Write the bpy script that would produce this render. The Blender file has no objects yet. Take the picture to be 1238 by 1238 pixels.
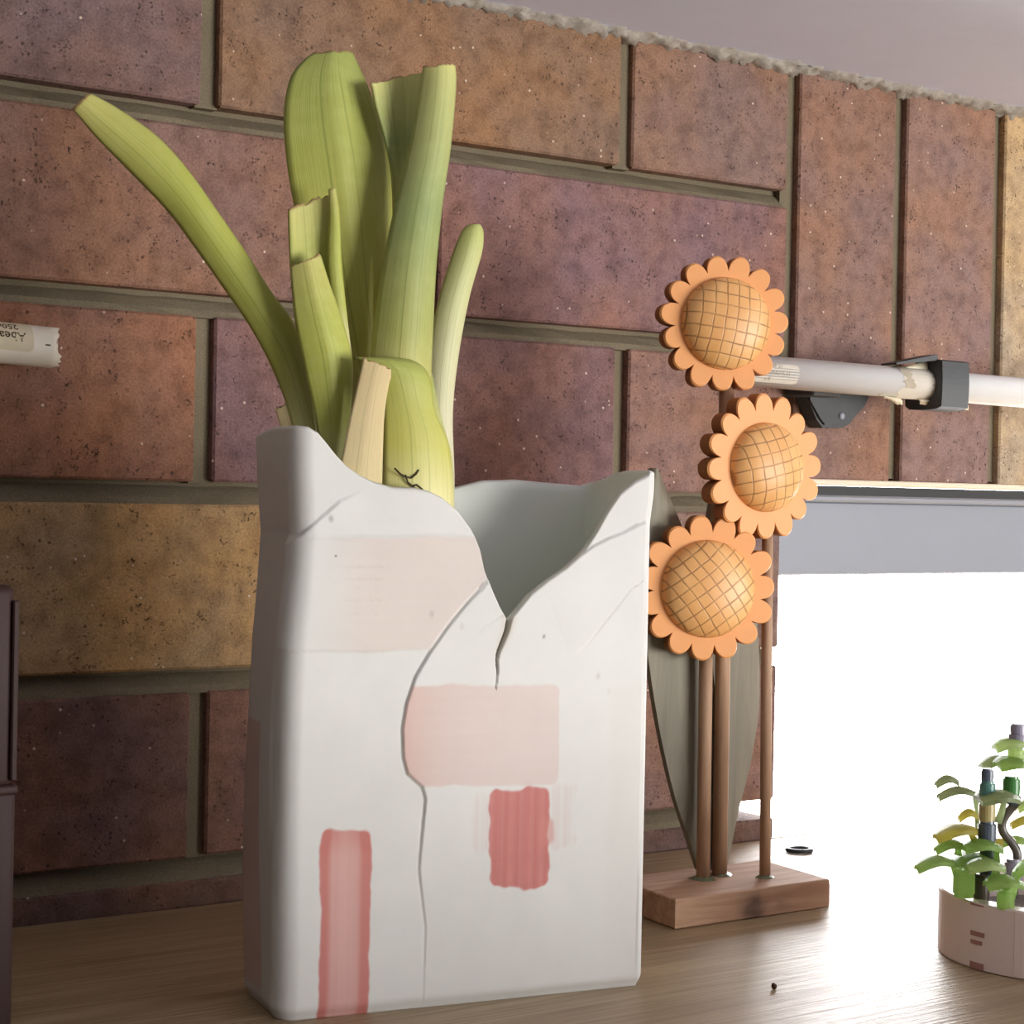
import bpy, bmesh, math, random
import numpy as np
from mathutils import Vector, Matrix

S = bpy.context.scene
COL = S.collection

# ------------------------------------------------------------------ camera, world, light, exposure
IMG = 1238.0
FPX = 2247.5                       # focal length in pixels of the 1238 px frame
CAM = np.array([-0.3581, -0.7825, 0.1892])
C_R = np.array([0.82593093, -0.56343273, 0.01953634])
C_U = np.array([-0.01187116, 0.01726435, 0.99978048])
C_F = np.array([0.56364633, 0.82598154, -0.00757056])
cd = bpy.data.cameras.new('camera')
cd.sensor_width = 36.0
cd.lens = 36.0 * FPX / IMG
cd.clip_start = 0.01
cam = bpy.data.objects.new('camera', cd)
COL.objects.link(cam)
m = Matrix.Identity(4)
for i in range(3):
    m[i][0] = C_R[i]; m[i][1] = C_U[i]; m[i][2] = -C_F[i]; m[i][3] = CAM[i]
cam.matrix_world = m
S.camera = cam

w = bpy.data.worlds.new('overcast_sky')
w.use_nodes = True
S.world = w
w.node_tree.nodes['Background'].inputs[0].default_value = (1.0, 0.99, 1.0, 1)
w.node_tree.nodes['Background'].inputs[1].default_value = 19.0

def area_light(name, loc, target, sx, sy, power, color=(1, 1, 1), portal=False):
    d = bpy.data.lights.new(name, 'AREA')
    d.shape = 'RECTANGLE'; d.size = sx; d.size_y = sy; d.energy = power; d.color = color
    if portal:
        d.cycles.is_portal = True
    o = bpy.data.objects.new(name, d)
    COL.objects.link(o)
    o.location = loc
    o.rotation_euler = (Vector(target) - Vector(loc)).to_track_quat('-Z', 'Y').to_euler()
    return o
# area light added as soft fill for the unseen room, behind and to the right of the camera
area_light('room_fill_light', (1.38, -2.75, -0.10), (0.05, -0.15, 0.15), 1.6, 1.0, 90.0, (1.0, 0.985, 0.955))
# portal that guides the outside sky light through the window in the brick wall
area_light('window_portal', (0.81, 0.13, 0.095), (0.81, -1.0, 0.095), 0.95, 0.26, 1.0, portal=True)

S.view_settings.view_transform = 'Standard'
S.view_settings.look = 'None'
S.view_settings.exposure = 0.0
S.view_settings.gamma = 1.0
S.view_settings.use_curve_mapping = False
S.cycles.max_bounces = 6
S.cycles.diffuse_bounces = 4
S.cycles.adaptive_threshold = 0.02
S.cycles.glossy_bounces = 2
S.cycles.transparent_max_bounces = 8
S.cycles.caustics_reflective = False
S.cycles.caustics_refractive = False

# ------------------------------------------------------------------ helpers
def lin(r, g, b):
    f = lambda c: (c / 255.0) / 12.92 if c <= 10 else (((c / 255.0) + 0.055) / 1.055) ** 2.4
    return (f(r), f(g), f(b), 1.0)

def ray(px, py):
    return C_F * FPX + C_R * (px - 619.0) - C_U * (py - 619.0)

def at_z(px, py, z):
    d = ray(px, py); return CAM + d * ((z - CAM[2]) / d[2])

def at_y(px, py, y):
    d = ray(px, py); return CAM + d * ((y - CAM[1]) / d[1])

def at_depth(px, py, dep):
    return CAM + ray(px, py) * (dep / FPX)

def mesh_obj(name, verts, faces, mat=None, parent=None, smooth=False, uvs=None):
    me = bpy.data.meshes.new(name)
    me.from_pydata([tuple(map(float, v)) for v in verts], [], [tuple(map(int, f)) for f in faces])
    me.update()
    if smooth:
        me.polygons.foreach_set('use_smooth', [True] * len(me.polygons))
    o = bpy.data.objects.new(name, me)
    COL.objects.link(o)
    if mat: me.materials.append(mat)
    if parent: o.parent = parent
    return o

def bm_obj(name, bm, mat=None, parent=None, smooth=False):
    bmesh.ops.recalc_face_normals(bm, faces=bm.faces)
    me = bpy.data.meshes.new(name)
    bm.to_mesh(me); bm.free()
    if smooth:
        me.polygons.foreach_set('use_smooth', [True] * len(me.polygons))
    o = bpy.data.objects.new(name, me)
    COL.objects.link(o)
    if mat: me.materials.append(mat)
    if parent: o.parent = parent
    return o

def bm_box(bm, lo, hi, bevel=0.0, seg=1):
    r = bmesh.ops.create_cube(bm, size=1.0)
    vs = r['verts']
    for v in vs:
        v.co = Vector([(lo[i] + hi[i]) / 2 + v.co[i] * (hi[i] - lo[i]) for i in range(3)])
    if bevel > 0:
        es = list({e for v in vs for e in v.link_edges})
        bmesh.ops.bevel(bm, geom=es, offset=bevel, segments=seg, affect='EDGES', profile=0.5)
    return vs

def box(name, lo, hi, mat=None, parent=None, bevel=0.0, seg=1, smooth=False):
    bm = bmesh.new(); bm_box(bm, lo, hi, bevel, seg)
    return bm_obj(name, bm, mat, parent, smooth)

def empty(name, loc):
    o = bpy.data.objects.new(name, None)
    o.empty_display_size = 0.01
    COL.objects.link(o); o.location = loc
    return o

def adopt(child, parent):
    """parent keeping the child's world placement (parents here are unrotated empties/meshes)"""
    child.parent = parent
    child.matrix_parent_inverse = Matrix.Translation(-parent_loc(parent))
    return child

def parent_loc(p):
    v = Vector((0, 0, 0))
    while p is not None:
        v += p.location; p = p.parent
    return v

def tag(o, label, cat, group=None):
    o['label'] = label; o['category'] = cat
    if group: o['group'] = group
    return o

def structure(o, label=None):
    o['kind'] = 'structure'
    if label: o['label'] = label
    return o

def tube_mesh(name, pts, radii, mat=None, parent=None, n=16, cap=True, squash=None, smooth=True):
    """swept round tube along a polyline"""
    pts = [np.array(p, float) for p in pts]
    if not hasattr(radii, '__len__'): radii = [radii] * len(pts)
    V, F = [], []
    prev = None
    for i, p in enumerate(pts):
        t = pts[min(i + 1, len(pts) - 1)] - pts[max(i - 1, 0)]
        t = t / np.linalg.norm(t)
        ref = np.array([0, 1, 0]) if abs(t[1]) < 0.9 else np.array([1, 0, 0])
        if prev is not None: ref = prev
        a = ref - t * ref.dot(t); a /= np.linalg.norm(a); prev = a
        b = np.cross(t, a)
        for k in range(n):
            th = 2 * math.pi * k / n
            V.append(p + radii[i] * (a * math.cos(th) + b * math.sin(th)))
    for i in range(len(pts) - 1):
        for k in range(n):
            F.append((i * n + k, i * n + (k + 1) % n, (i + 1) * n + (k + 1) % n, (i + 1) * n + k))
    if cap:
        F.append(tuple(range(n - 1, -1, -1)))
        F.append(tuple((len(pts) - 1) * n + k for k in range(n)))
    o = mesh_obj(name, V, F, mat, parent)
    if smooth:
        for pl in o.data.polygons: pl.use_smooth = len(pl.vertices) == 4
    return o

def crom(P, n):
    """Catmull-Rom resample of an array of control rows"""
    P = np.array(P, float); m_ = len(P)
    out = []
    for q in np.linspace(0, m_ - 1, n):
        i = min(int(q), m_ - 2); t = q - i
        p0 = P[max(i - 1, 0)]; p1 = P[i]; p2 = P[i + 1]; p3 = P[min(i + 2, m_ - 1)]
        out.append(0.5 * ((2 * p1) + (-p0 + p2) * t + (2 * p0 - 5 * p1 + 4 * p2 - p3) * t * t + (-p0 + 3 * p1 - 3 * p2 + p3) * t ** 3))
    return np.array(out)

# ------------------------------------------------------------------ materials
class NT:
    def __init__(self, name):
        self.m = bpy.data.materials.new(name); self.m.use_nodes = True
        self.t = self.m.node_tree; self.n = self.t.nodes; self.l = self.t.links
        self.b = self.n['Principled BSDF']; self.out = self.n['Material Output']
    def node(self, typ, **kw):
        nd = self.n.new(typ)
        for k, v in kw.items(): setattr(nd, k, v)
        return nd
    def link(self, a, b): self.l.new(a, b)
    def set(self, nd, **kw):
        for k, v in kw.items(): nd.inputs[k.replace('_', ' ')].default_value = v
    def noise(self, vec, scale, detail=4, rough=0.55):
        nd = self.node('ShaderNodeTexNoise'); nd.inputs['Scale'].default_value = scale
        nd.inputs['Detail'].default_value = detail; nd.inputs['Roughness'].default_value = rough
        if vec is not None: self.link(vec, nd.inputs['Vector'])
        return nd
    def ramp(self, fac, stops, interp='LINEAR'):
        nd = self.node('ShaderNodeValToRGB'); cr = nd.color_ramp; cr.interpolation = interp
        while len(cr.elements) < len(stops): cr.elements.new(0.5)
        for e, (p, c) in zip(cr.elements, stops):
            e.position = p; e.color = c if hasattr(c, '__len__') else (c, c, c, 1)
        self.link(fac, nd.inputs['Fac']); return nd
    def mix(self, fac, a, b, mode='MIX'):
        nd = self.node('ShaderNodeMix', data_type='RGBA', blend_type=mode)
        for sock, v in ((nd.inputs[0], fac), (nd.inputs[6], a), (nd.inputs[7], b)):
            if isinstance(v, bpy.types.NodeSocket): self.link(v, sock)
            else: sock.default_value = v
        return nd.outputs[2]
    def mapping(self, vec, scale=(1, 1, 1), rot=(0, 0, 0), loc=None):
        nd = self.node('ShaderNodeMapping'); nd.inputs['Scale'].default_value = scale
        nd.inputs['Rotation'].default_value = rot
        self.link(vec, nd.inputs['Vector'])
        if loc is not None: self.link(loc, nd.inputs['Location'])
        return nd.outputs[0]
    def bump(self, h, strength=0.3, dist=0.001):
        nd = self.node('ShaderNodeBump'); nd.inputs['Strength'].default_value = strength
        nd.inputs['Distance'].default_value = dist
        self.link(h, nd.inputs['Height']); self.link(nd.outputs[0], self.b.inputs['Normal'])
        return nd
    def math(self, op, a, b=None):
        nd = self.node('ShaderNodeMath', operation=op)
        for sock, v in zip(nd.inputs, (a, b)):
            if v is None: continue
            if isinstance(v, bpy.types.NodeSocket): self.link(v, sock)
            else: sock.default_value = v
        return nd.outputs[0]

def plain(name, col, rough=0.5, spec=0.5, noise=0.0, nscale=200, bump=0.0, trans=0.0, sss=0.0):
    t = NT(name)
    tc = t.node('ShaderNodeTexCoord').outputs['Object']
    t.b.inputs['Roughness'].default_value = rough
    t.b.inputs['Specular IOR Level'].default_value = spec
    nz = t.noise(tc, nscale, 5)
    c2 = tuple(min(1, c * (1 - noise)) for c in col[:3]) + (1,)
    c3 = tuple(min(1, c * (1 + noise)) for c in col[:3]) + (1,)
    t.link(t.mix(nz.outputs['Fac'], c2, c3), t.b.inputs['Base Color'])
    if bump > 0: t.bump(nz.outputs['Fac'], bump, 0.0006)
    if trans: t.b.inputs['Transmission Weight'].default_value = trans
    if sss:
        t.b.inputs['Subsurface Weight'].default_value = sss
        t.b.inputs['Subsurface Radius'].default_value = (0.004, 0.003, 0.002)
        t.b.inputs['Subsurface Scale'].default_value = 1.0
    return t.m

def brick_material():
    t = NT('fired_brick')
    oi = t.node('ShaderNodeObjectInfo')
    geo = t.node('ShaderNodeTexCoord').outputs['Object']
    off = t.node('ShaderNodeCombineXYZ')
    r = oi.outputs['Random']
    t.link(t.math('MULTIPLY', r, 7.3), off.inputs[0]); t.link(t.math('MULTIPLY', r, 3.1), off.inputs[2])
    vec = t.mapping(geo, loc=off.outputs[0])
    big = t.noise(vec, 14, 3, 0.5)
    col = oi.outputs['Color']
    # kiln flashing: browner and more purple clouds on one brick
    c1 = t.mix(1.0, col, (1.12, 1.0, 0.86, 1), 'MULTIPLY')
    c2 = t.mix(1.0, col, (0.90, 0.93, 1.06, 1), 'MULTIPLY')
    base = t.mix(t.ramp(big.outputs['Fac'], [(0.38, 0.0), (0.62, 1.0)]).outputs[0], c1, c2)
    mid = t.noise(vec, 90, 4, 0.6)
    base = t.mix(t.ramp(mid.outputs['Fac'], [(0.42, 0.0), (0.68, 1.0)]).outputs[0], base, t.mix(1.0, base, (0.66, 0.64, 0.64, 1), 'MULTIPLY'))
    fine = t.noise(vec, 900, 3, 0.7)
    base = t.mix(t.ramp(fine.outputs['Fac'], [(0.32, 0.9), (0.62, 0.0)]).outputs[0], base, t.mix(1.0, base, (0.58, 0.56, 0.54, 1), 'MULTIPLY'))
    # iron spots
    v1 = t.node('ShaderNodeTexVoronoi'); v1.inputs['Scale'].default_value = 170; v1.inputs['Randomness'].default_value = 1
    wob = t.mix(0.02, vec, t.noise(vec, 300, 2).outputs['Color'])
    t.link(wob, v1.inputs['Vector'])
    sel = t.ramp(t.noise(vec, 60, 3, 0.6).outputs['Fac'], [(0.47, 0.0), (0.56, 1.0)])
    pit = t.math('MULTIPLY', t.ramp(v1.outputs['Distance'], [(0.12, 1.0), (0.27, 0.0)]).outputs[0], sel.outputs[0])
    base = t.mix(t.math('MULTIPLY', pit, 0.85), base, lin(38, 28, 26))
    v1b = t.node('ShaderNodeTexVoronoi'); v1b.inputs['Scale'].default_value = 420
    t.link(vec, v1b.inputs['Vector'])
    sep1 = t.node('ShaderNodeSeparateColor'); t.link(v1b.outputs['Color'], sep1.inputs[0])
    pit2 = t.math('MULTIPLY', t.ramp(v1b.outputs['Distance'], [(0.10, 1.0), (0.45, 0.0)]).outputs[0], t.math('MULTIPLY', t.math('GREATER_THAN', sep1.outputs[0], 0.80), t.ramp(t.noise(vec, 35, 3, 0.6).outputs['Fac'], [(0.45, 0.0), (0.62, 1.0)]).outputs[0]))
    base = t.mix(t.math('MULTIPLY', pit2, 0.8), base, lin(42, 30, 26))
    # pale grit
    v2 = t.node('ShaderNodeTexVoronoi'); v2.inputs['Scale'].default_value = 260
    t.link(t.mapping(vec, loc=None), v2.inputs['Vector'])
    sep = t.node('ShaderNodeSeparateColor'); t.link(v2.outputs['Color'], sep.inputs[0])
    grit = t.math('MULTIPLY', t.ramp(v2.outputs['Distance'], [(0.10, 1.0), (0.22, 0.0)]).outputs[0], t.math('GREATER_THAN', sep.outputs[0], 0.93))
    base = t.mix(t.math('MULTIPLY', grit, 0.85), base, lin(225, 205, 185))
    t.link(base, t.b.inputs['Base Color'])
    t.b.inputs['Roughness'].default_value = 0.85
    t.b.inputs['Specular IOR Level'].default_value = 0.25
    h = t.math('SUBTRACT', t.math('MULTIPLY', fine.outputs['Fac'], 0.5), t.math('ADD', pit, pit2))
    t.bump(t.math('ADD', h, grit), 0.5, 0.0008)
    return t.m

def mortar_material():
    t = NT('grey_mortar')
    tc = t.node('ShaderNodeTexCoord').outputs['Object']
    a = t.noise(tc, 40, 4); b = t.noise(tc, 1300, 3, 0.7)
    c = t.mix(a.outputs['Fac'], lin(118, 108, 88), lin(146, 134, 112))
    c = t.mix(t.ramp(b.outputs['Fac'], [(0.3, 0.5), (0.62, 0.0)]).outputs[0], c, lin(72, 63, 48))
    t.link(c, t.b.inputs['Base Color']); t.b.inputs['Roughness'].default_value = 0.95
    t.b.inputs['Specular IOR Level'].default_value = 0.15
    t.bump(b.outputs['Fac'], 0.6, 0.0008)
    return t.m

def bench_material():
    t = NT('oiled_timber')
    tc = t.node('ShaderNodeTexCoord').outputs['Object']
    v = t.mapping(tc, (3.0, 42, 42))
    a = t.noise(v, 2.4, 6, 0.6); a.inputs['Distortion'].default_value = 0.6
    v2 = t.mapping(tc, (7, 420, 420))
    b = t.noise(v2, 1.5, 4, 0.6)
    c = t.ramp(a.outputs['Fac'], [(0.28, lin(146, 126, 94)), (0.5, lin(172, 151, 116)), (0.72, lin(194, 173, 138))]).outputs[0]
    c = t.mix(t.ramp(b.outputs['Fac'], [(0.35, 0.55), (0.6, 0.0)]).outputs[0], c, lin(128, 104, 78))
    big = t.noise(t.mapping(tc, (2, 7, 7)), 2.0, 3)
    c = t.mix(t.ramp(big.outputs['Fac'], [(0.4, 0.0), (0.65, 0.5)]).outputs[0], c, lin(150, 122, 94))
    t.link(c, t.b.inputs['Base Color'])
    rr = t.ramp(b.outputs['Fac'], [(0.3, 0.50), (0.7, 0.36)])
    t.link(rr.outputs[0], t.b.inputs['Roughness'])
    t.b.inputs['Specular IOR Level'].default_value = 0.5
    t.bump(t.math('ADD', b.outputs['Fac'], t.math('MULTIPLY', a.outputs['Fac'], 0.4)), 0.6, 0.0008)
    return t.m

def wood_material(name, dark, light, axis='x', scale=1.0, rough=0.6, stains=()):
    t = NT(name)
    tc = t.node('ShaderNodeTexCoord').outputs['Object']
    s = {'x': (8, 90, 90), 'z': (90, 90, 8)}[axis]
    a = t.noise(t.mapping(tc, tuple(k * scale for k in s)), 2.0, 5, 0.6); a.inputs['Distortion'].default_value = 0.8
    c = t.ramp(a.outputs['Fac'], [(0.3, dark), (0.7, light)]).outputs[0]
    t.link(c, t.b.inputs['Base Color']); t.b.inputs['Roughness'].default_value = rough
    for (sx, sy, sz, r0_, r1_, st) in stains:
        dn = t.node('ShaderNodeVectorMath', operation='DISTANCE'); dn.inputs[1].default_value = (sx, sy, sz)
        t.link(t.mix(0.006, tc, t.noise(tc, 160, 3).outputs['Color']), dn.inputs[0])
        c = t.mix(t.ramp(dn.outputs['Value'], [(r0_, st), (r1_, 0.0)]).outputs[0], c, lin(66, 54, 48))
    t.link(c, t.b.inputs['Base Color'])
    t.bump(a.outputs['Fac'], 0.3, 0.0005)
    return t.m

def porcelain_material():
    t = NT('bisque_porcelain')
    at = t.node('ShaderNodeAttribute', attribute_name='pigment_and_shade')
    tc = t.node('ShaderNodeTexCoord').outputs['Object']
    n = t.noise(tc, 55, 5)
    c = t.mix(1.0, at.outputs['Color'], t.ramp(n.outputs['Fac'], [(0.3, (0.95, 0.95, 0.95, 1)), (0.7, (1, 1, 1, 1))]).outputs[0], 'MULTIPLY')
    v = t.node('ShaderNodeTexVoronoi'); v.inputs['Scale'].default_value = 85; t.link(tc, v.inputs['Vector'])
    sep = t.node('ShaderNodeSeparateColor'); t.link(v.outputs['Color'], sep.inputs[0])
    sp = t.math('MULTIPLY', t.ramp(v.outputs['Distance'], [(0.03, 1.0), (0.055, 0.0)]).outputs[0], t.math('GREATER_THAN', sep.outputs[0], 0.93))
    c = t.mix(t.math('MULTIPLY', sp, 0.7), c, lin(70, 60, 55))
    t.link(c, t.b.inputs['Base Color'])
    t.b.inputs['Roughness'].default_value = 0.55
    t.b.inputs['Specular IOR Level'].default_value = 0.35
    t.bump(t.noise(tc, 260, 4).outputs['Fac'], 0.06, 0.0008)
    trn = t.node('ShaderNodeBsdfTranslucent'); trn.inputs['Color'].default_value = (0.86, 0.92, 0.82, 1)
    mx = t.node('ShaderNodeMixShader'); mx.inputs[0].default_value = 0.14
    t.link(t.b.outputs[0], mx.inputs[1]); t.link(trn.outputs[0], mx.inputs[2]); t.link(mx.outputs[0], t.out.inputs['Surface'])
    return t.m

def leaf_material(name, stops, stripe=0.22, cut=True, rough=0.45):
    """leek leaf: colour runs along the leaf (uv y), fine veins run lengthwise (uv x)"""
    t = NT(name)
    uv = t.node('ShaderNodeUVMap', uv_map='UVMap').outputs[0]
    sep = t.node('ShaderNodeSeparateXYZ'); t.link(uv, sep.inputs[0])
    base = t.ramp(sep.outputs[1], stops).outputs[0]
    oi = t.node('ShaderNodeObjectInfo')
    off = t.node('ShaderNodeCombineXYZ'); t.link(t.math('MULTIPLY', oi.outputs['Random'], 9.0), off.inputs[0])
    v = t.mapping(uv, (16, 1.4, 1), loc=off.outputs[0])
    n = t.noise(v, 2.2, 4, 0.6)
    v2 = t.mapping(uv, (60, 2, 1), loc=off.outputs[0])
    n2 = t.noise(v2, 2.0, 3, 0.6)
    c = t.mix(t.ramp(n.outputs['Fac'], [(0.36, stripe), (0.52, 0.0)]).outputs[0], base, t.mix(1.0, base, (0.52, 0.66, 0.50, 1), 'MULTIPLY'))
    c = t.mix(t.ramp(n.outputs['Fac'], [(0.55, 0.0), (0.72, stripe)]).outputs[0], c, t.mix(0.5, base, lin(205, 212, 135)))
    c = t.mix(t.ramp(n2.outputs['Fac'], [(0.35, 0.28), (0.55, 0.0)]).outputs[0], c, t.mix(1.0, base, (0.6, 0.7, 0.5, 1), 'MULTIPLY'))
    cross = t.noise(t.mapping(uv, (1.2, 9, 1), loc=off.outputs[0]), 2.5, 3)
    c = t.mix(t.ramp(cross.outputs['Fac'], [(0.42, 0.0), (0.7, 0.35)]).outputs[0], c, t.mix(0.5, base, lin(196, 205, 130)))
    for ku, kw in ((0.36, 0.5), (0.60, 0.35)):          # lengthwise creases, put in as darker colour
        dq = t.math('ABSOLUTE', t.math('SUBTRACT', t.math('ADD', sep.outputs[0], t.math('MULTIPLY', cross.outputs['Fac'], 0.02)), ku + 0.01))
        c = t.mix(t.ramp(dq, [(0.004, kw), (0.016, 0.0)]).outputs[0], c, t.mix(1.0, base, (0.42, 0.52, 0.40, 1), 'MULTIPLY'))
    if cut:
        c = t.mix(t.ramp(sep.outputs[1], [(0.985, 0.0), (0.993, 0.85)]).outputs[0], c, lin(176, 140, 100))
    t.link(c, t.b.inputs['Base Color'])
    t.b.inputs['Roughness'].default_value = rough
    t.b.inputs['Specular IOR Level'].default_value = 0.35
    t.bump(n2.outputs['Fac'], 0.25, 0.0005)
    return t.m

def seedhead_material():
    """turned wooden dome with a burnt criss-cross grid"""
    t = NT('burnt_grid_wood')
    tc = t.node('ShaderNodeTexCoord').outputs['Object']
    sep = t.node('ShaderNodeSeparateXYZ'); t.link(tc, sep.inputs[0])
    wob = t.noise(tc, 60, 2)
    lines = None
    for ax in (0, 1):
        p = t.math('ADD', t.math('MULTIPLY', sep.outputs[ax], 1 / 0.0056), t.math('MULTIPLY', wob.outputs['Fac'], 0.35))
        q = t.math('ABSOLUTE', t.math('SUBTRACT', t.math('FRACT', p), 0.5))
        ln = t.ramp(q, [(0.03, 1.0), (0.08, 0.0)]).outputs[0]
        lines = ln if lines is None else t.math('MAXIMUM', lines, ln)
    fade = t.ramp(t.noise(tc, 110, 3).outputs['Fac'], [(0.3, 0.45), (0.6, 1.0)]).outputs[0]
    lines = t.math('MULTIPLY', lines, fade)
    w2 = t.noise(t.mapping(tc, (60, 12, 12)), 2.0, 4)
    base = t.ramp(w2.outputs['Fac'], [(0.3, lin(226, 164, 98)), (0.7, lin(240, 186, 122))]).outputs[0]
    t.link(t.mix(t.math('MULTIPLY', lines, 0.68), base, lin(120, 72, 34)), t.b.inputs['Base Color'])
    t.b.inputs['Roughness'].default_value = 0.42
    t.bump(t.math('SUBTRACT', 1.0, lines), 0.35, 0.0005)
    return t.m

M = {}
M['brick'] = brick_material()
M['mortar'] = mortar_material()
M['bench'] = bench_material()
M['porcelain'] = porcelain_material()
M['plaster'] = plain('white_ceiling_paint', lin(226, 231, 252), 0.85, 0.2, 0.03, 60, 0.15)
M['plaster_edge'] = plain('crumbly_plaster', lin(166, 158, 148), 0.95, 0.1, 0.45, 260, 0.9)
M['room_wall'] = plain('painted_room_wall', lin(128, 120, 112), 0.9, 0.2, 0.03, 20)
M['room_floor'] = plain('room_floor', lin(120, 100, 82), 0.6, 0.3, 0.1, 20)
M['alu'] = plain('grey_window_paint', lin(140, 145, 155), 0.42, 0.5, 0.02, 60)
M['gap_dark'] = plain('dark_gap_strip', lin(58, 60, 62), 0.6, 0.3, 0.1, 200)
M['caulk'] = plain('cream_caulk', lin(232, 214, 190), 0.6, 0.4, 0.06, 300, 0.2)
M['tube_glass'] = plain('white_lamp_tube', lin(250, 249, 246), 0.18, 0.5, 0.015, 90)
M['cap_plastic'] = plain('white_cap_plastic', lin(238, 230, 214), 0.45, 0.5, 0.03, 300)
M['paper'] = plain('aged_label_paper', lin(218, 206, 178), 0.7, 0.3, 0.12, 260)
M['paper_pale'] = plain('faded_label_paper', lin(214, 206, 192), 0.6, 0.3, 0.06, 260)
M['ink'] = plain('dark_label_ink', lin(74, 58, 40), 0.7, 0.2, 0.2, 500)
M['ink_pale'] = plain('faded_label_ink', lin(160, 150, 134), 0.7, 0.2, 0.2, 500)
M['black_plastic'] = plain('black_clip_plastic', lin(52, 54, 55), 0.5, 0.5, 0.15, 200, 0.2)
M['tape'] = plain('torn_cream_tape', lin(232, 220, 190), 0.5, 0.4, 0.08, 200, 0.2)
M['residue'] = plain('tape_residue', lin(188, 176, 156), 0.75, 0.2, 0.22, 160)
M['leather'] = plain('dark_brown_leather', lin(54, 35, 31), 0.6, 0.25, 0.12, 120, 0.15)
M['rubber'] = plain('black_rubber', lin(40, 40, 42), 0.5, 0.4, 0.1, 200)
M['crumb'] = plain('dark_crumb', lin(70, 48, 32), 0.8, 0.2, 0.2, 900)
M['petal'] = plain('orange_stained_wood', lin(236, 164, 100), 0.5, 0.4, 0.06, 90, 0.1)
M['petal_side'] = plain('brown_saw_edge', lin(160, 106, 68), 0.75, 0.2, 0.12, 200, 0.1)
M['seedhead'] = seedhead_material()
M['stand_wood'] = wood_material('rough_pine_offcut', lin(166, 124, 96), lin(206, 168, 136), 'x', 1.0, 0.75, ((0.213, -0.147, 0.0075, 0.003, 0.009, 0.75), (0.230, -0.147, 0.008, 0.001, 0.005, 0.35)))
M['dowel'] = wood_material('dowel_wood', lin(150, 116, 90), lin(190, 154, 122), 'z', 1.0, 0.6)
M['leaf_wood'] = wood_material('grey_green_stained_wood', lin(112, 106, 90), lin(142, 134, 114), 'z', 0.5, 0.6)
M['glue'] = plain('dried_glue', lin(120, 128, 100), 0.25, 0.5, 0.3, 500, 0.4)
M['green_a'] = leaf_material('leek_leaf_green', [(0.0, lin(250, 235, 194)), (0.3, lin(200, 195, 100)), (0.7, lin(175, 178, 88)), (1.0, lin(159, 166, 90))])
M['green_b'] = leaf_material('leek_leaf_blue_green', [(0.0, lin(238, 220, 146)), (0.35, lin(175, 176, 100)), (0.6, lin(152, 165, 105)), (1.0, lin(213, 208, 134))], 0.3)
M['green_c'] = leaf_material('leek_leaf_bright', [(0.0, lin(223, 209, 172)), (0.3, lin(183, 185, 91)), (0.7, lin(181, 183, 88)), (1.0, lin(198, 191, 114))], 0.3)
M['green_pale'] = leaf_material('leek_leaf_pale', [(0.0, lin(228, 216, 199)), (0.4, lin(215, 210, 168)), (0.8, lin(195, 198, 124)), (1.0, lin(182, 183, 110))], 0.2, cut=False)
M['leek_stem'] = leaf_material('leek_shaft', [(0.0, lin(235, 223, 219)), (0.75, lin(193, 191, 134)), (0.95, lin(165, 171, 97)), (1.0, lin(158, 167, 95))], 0.25)
M['dry'] = leaf_material('leek_husk_dry', [(0.0, lin(214, 194, 150)), (1.0, lin(218, 192, 146))], 0.15, cut=True, rough=0.7)
M['toy_pink'] = plain('pale_pink_toy_plastic', lin(244, 224, 216), 0.3, 0.5, 0.01, 60)
M['soil'] = plain('dried_soil', lin(70, 60, 44), 0.9, 0.2, 0.3, 900)
M['toy_slot'] = plain('slot_shadow_plastic', lin(176, 128, 120), 0.5, 0.3, 0.02, 60)

def pane_material():
    t = NT('window_glass')
    t.n.remove(t.b)
    tr = t.node('ShaderNodeBsdfTransparent'); gl = t.node('ShaderNodeBsdfGlossy'); gl.inputs['Roughness'].default_value = 0.02
    lw = t.node('ShaderNodeLayerWeight'); lw.inputs['Blend'].default_value = 0.5
    fr = t.node('ShaderNodeMath', operation='MULTIPLY_ADD')
    t.link(t.math('POWER', lw.outputs['Facing'], 5.0), fr.inputs[0]); fr.inputs[1].default_value = 0.9; fr.inputs[2].default_value = 0.04
    mx = t.node('ShaderNodeMixShader')
    t.link(fr.outputs[0], mx.inputs[0]); t.link(tr.outputs[0], mx.inputs[1]); t.link(gl.outputs[0], mx.inputs[2])
    t.link(mx.outputs[0], t.out.inputs['Surface'])
    return t.m
M['glass'] = pane_material()

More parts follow.
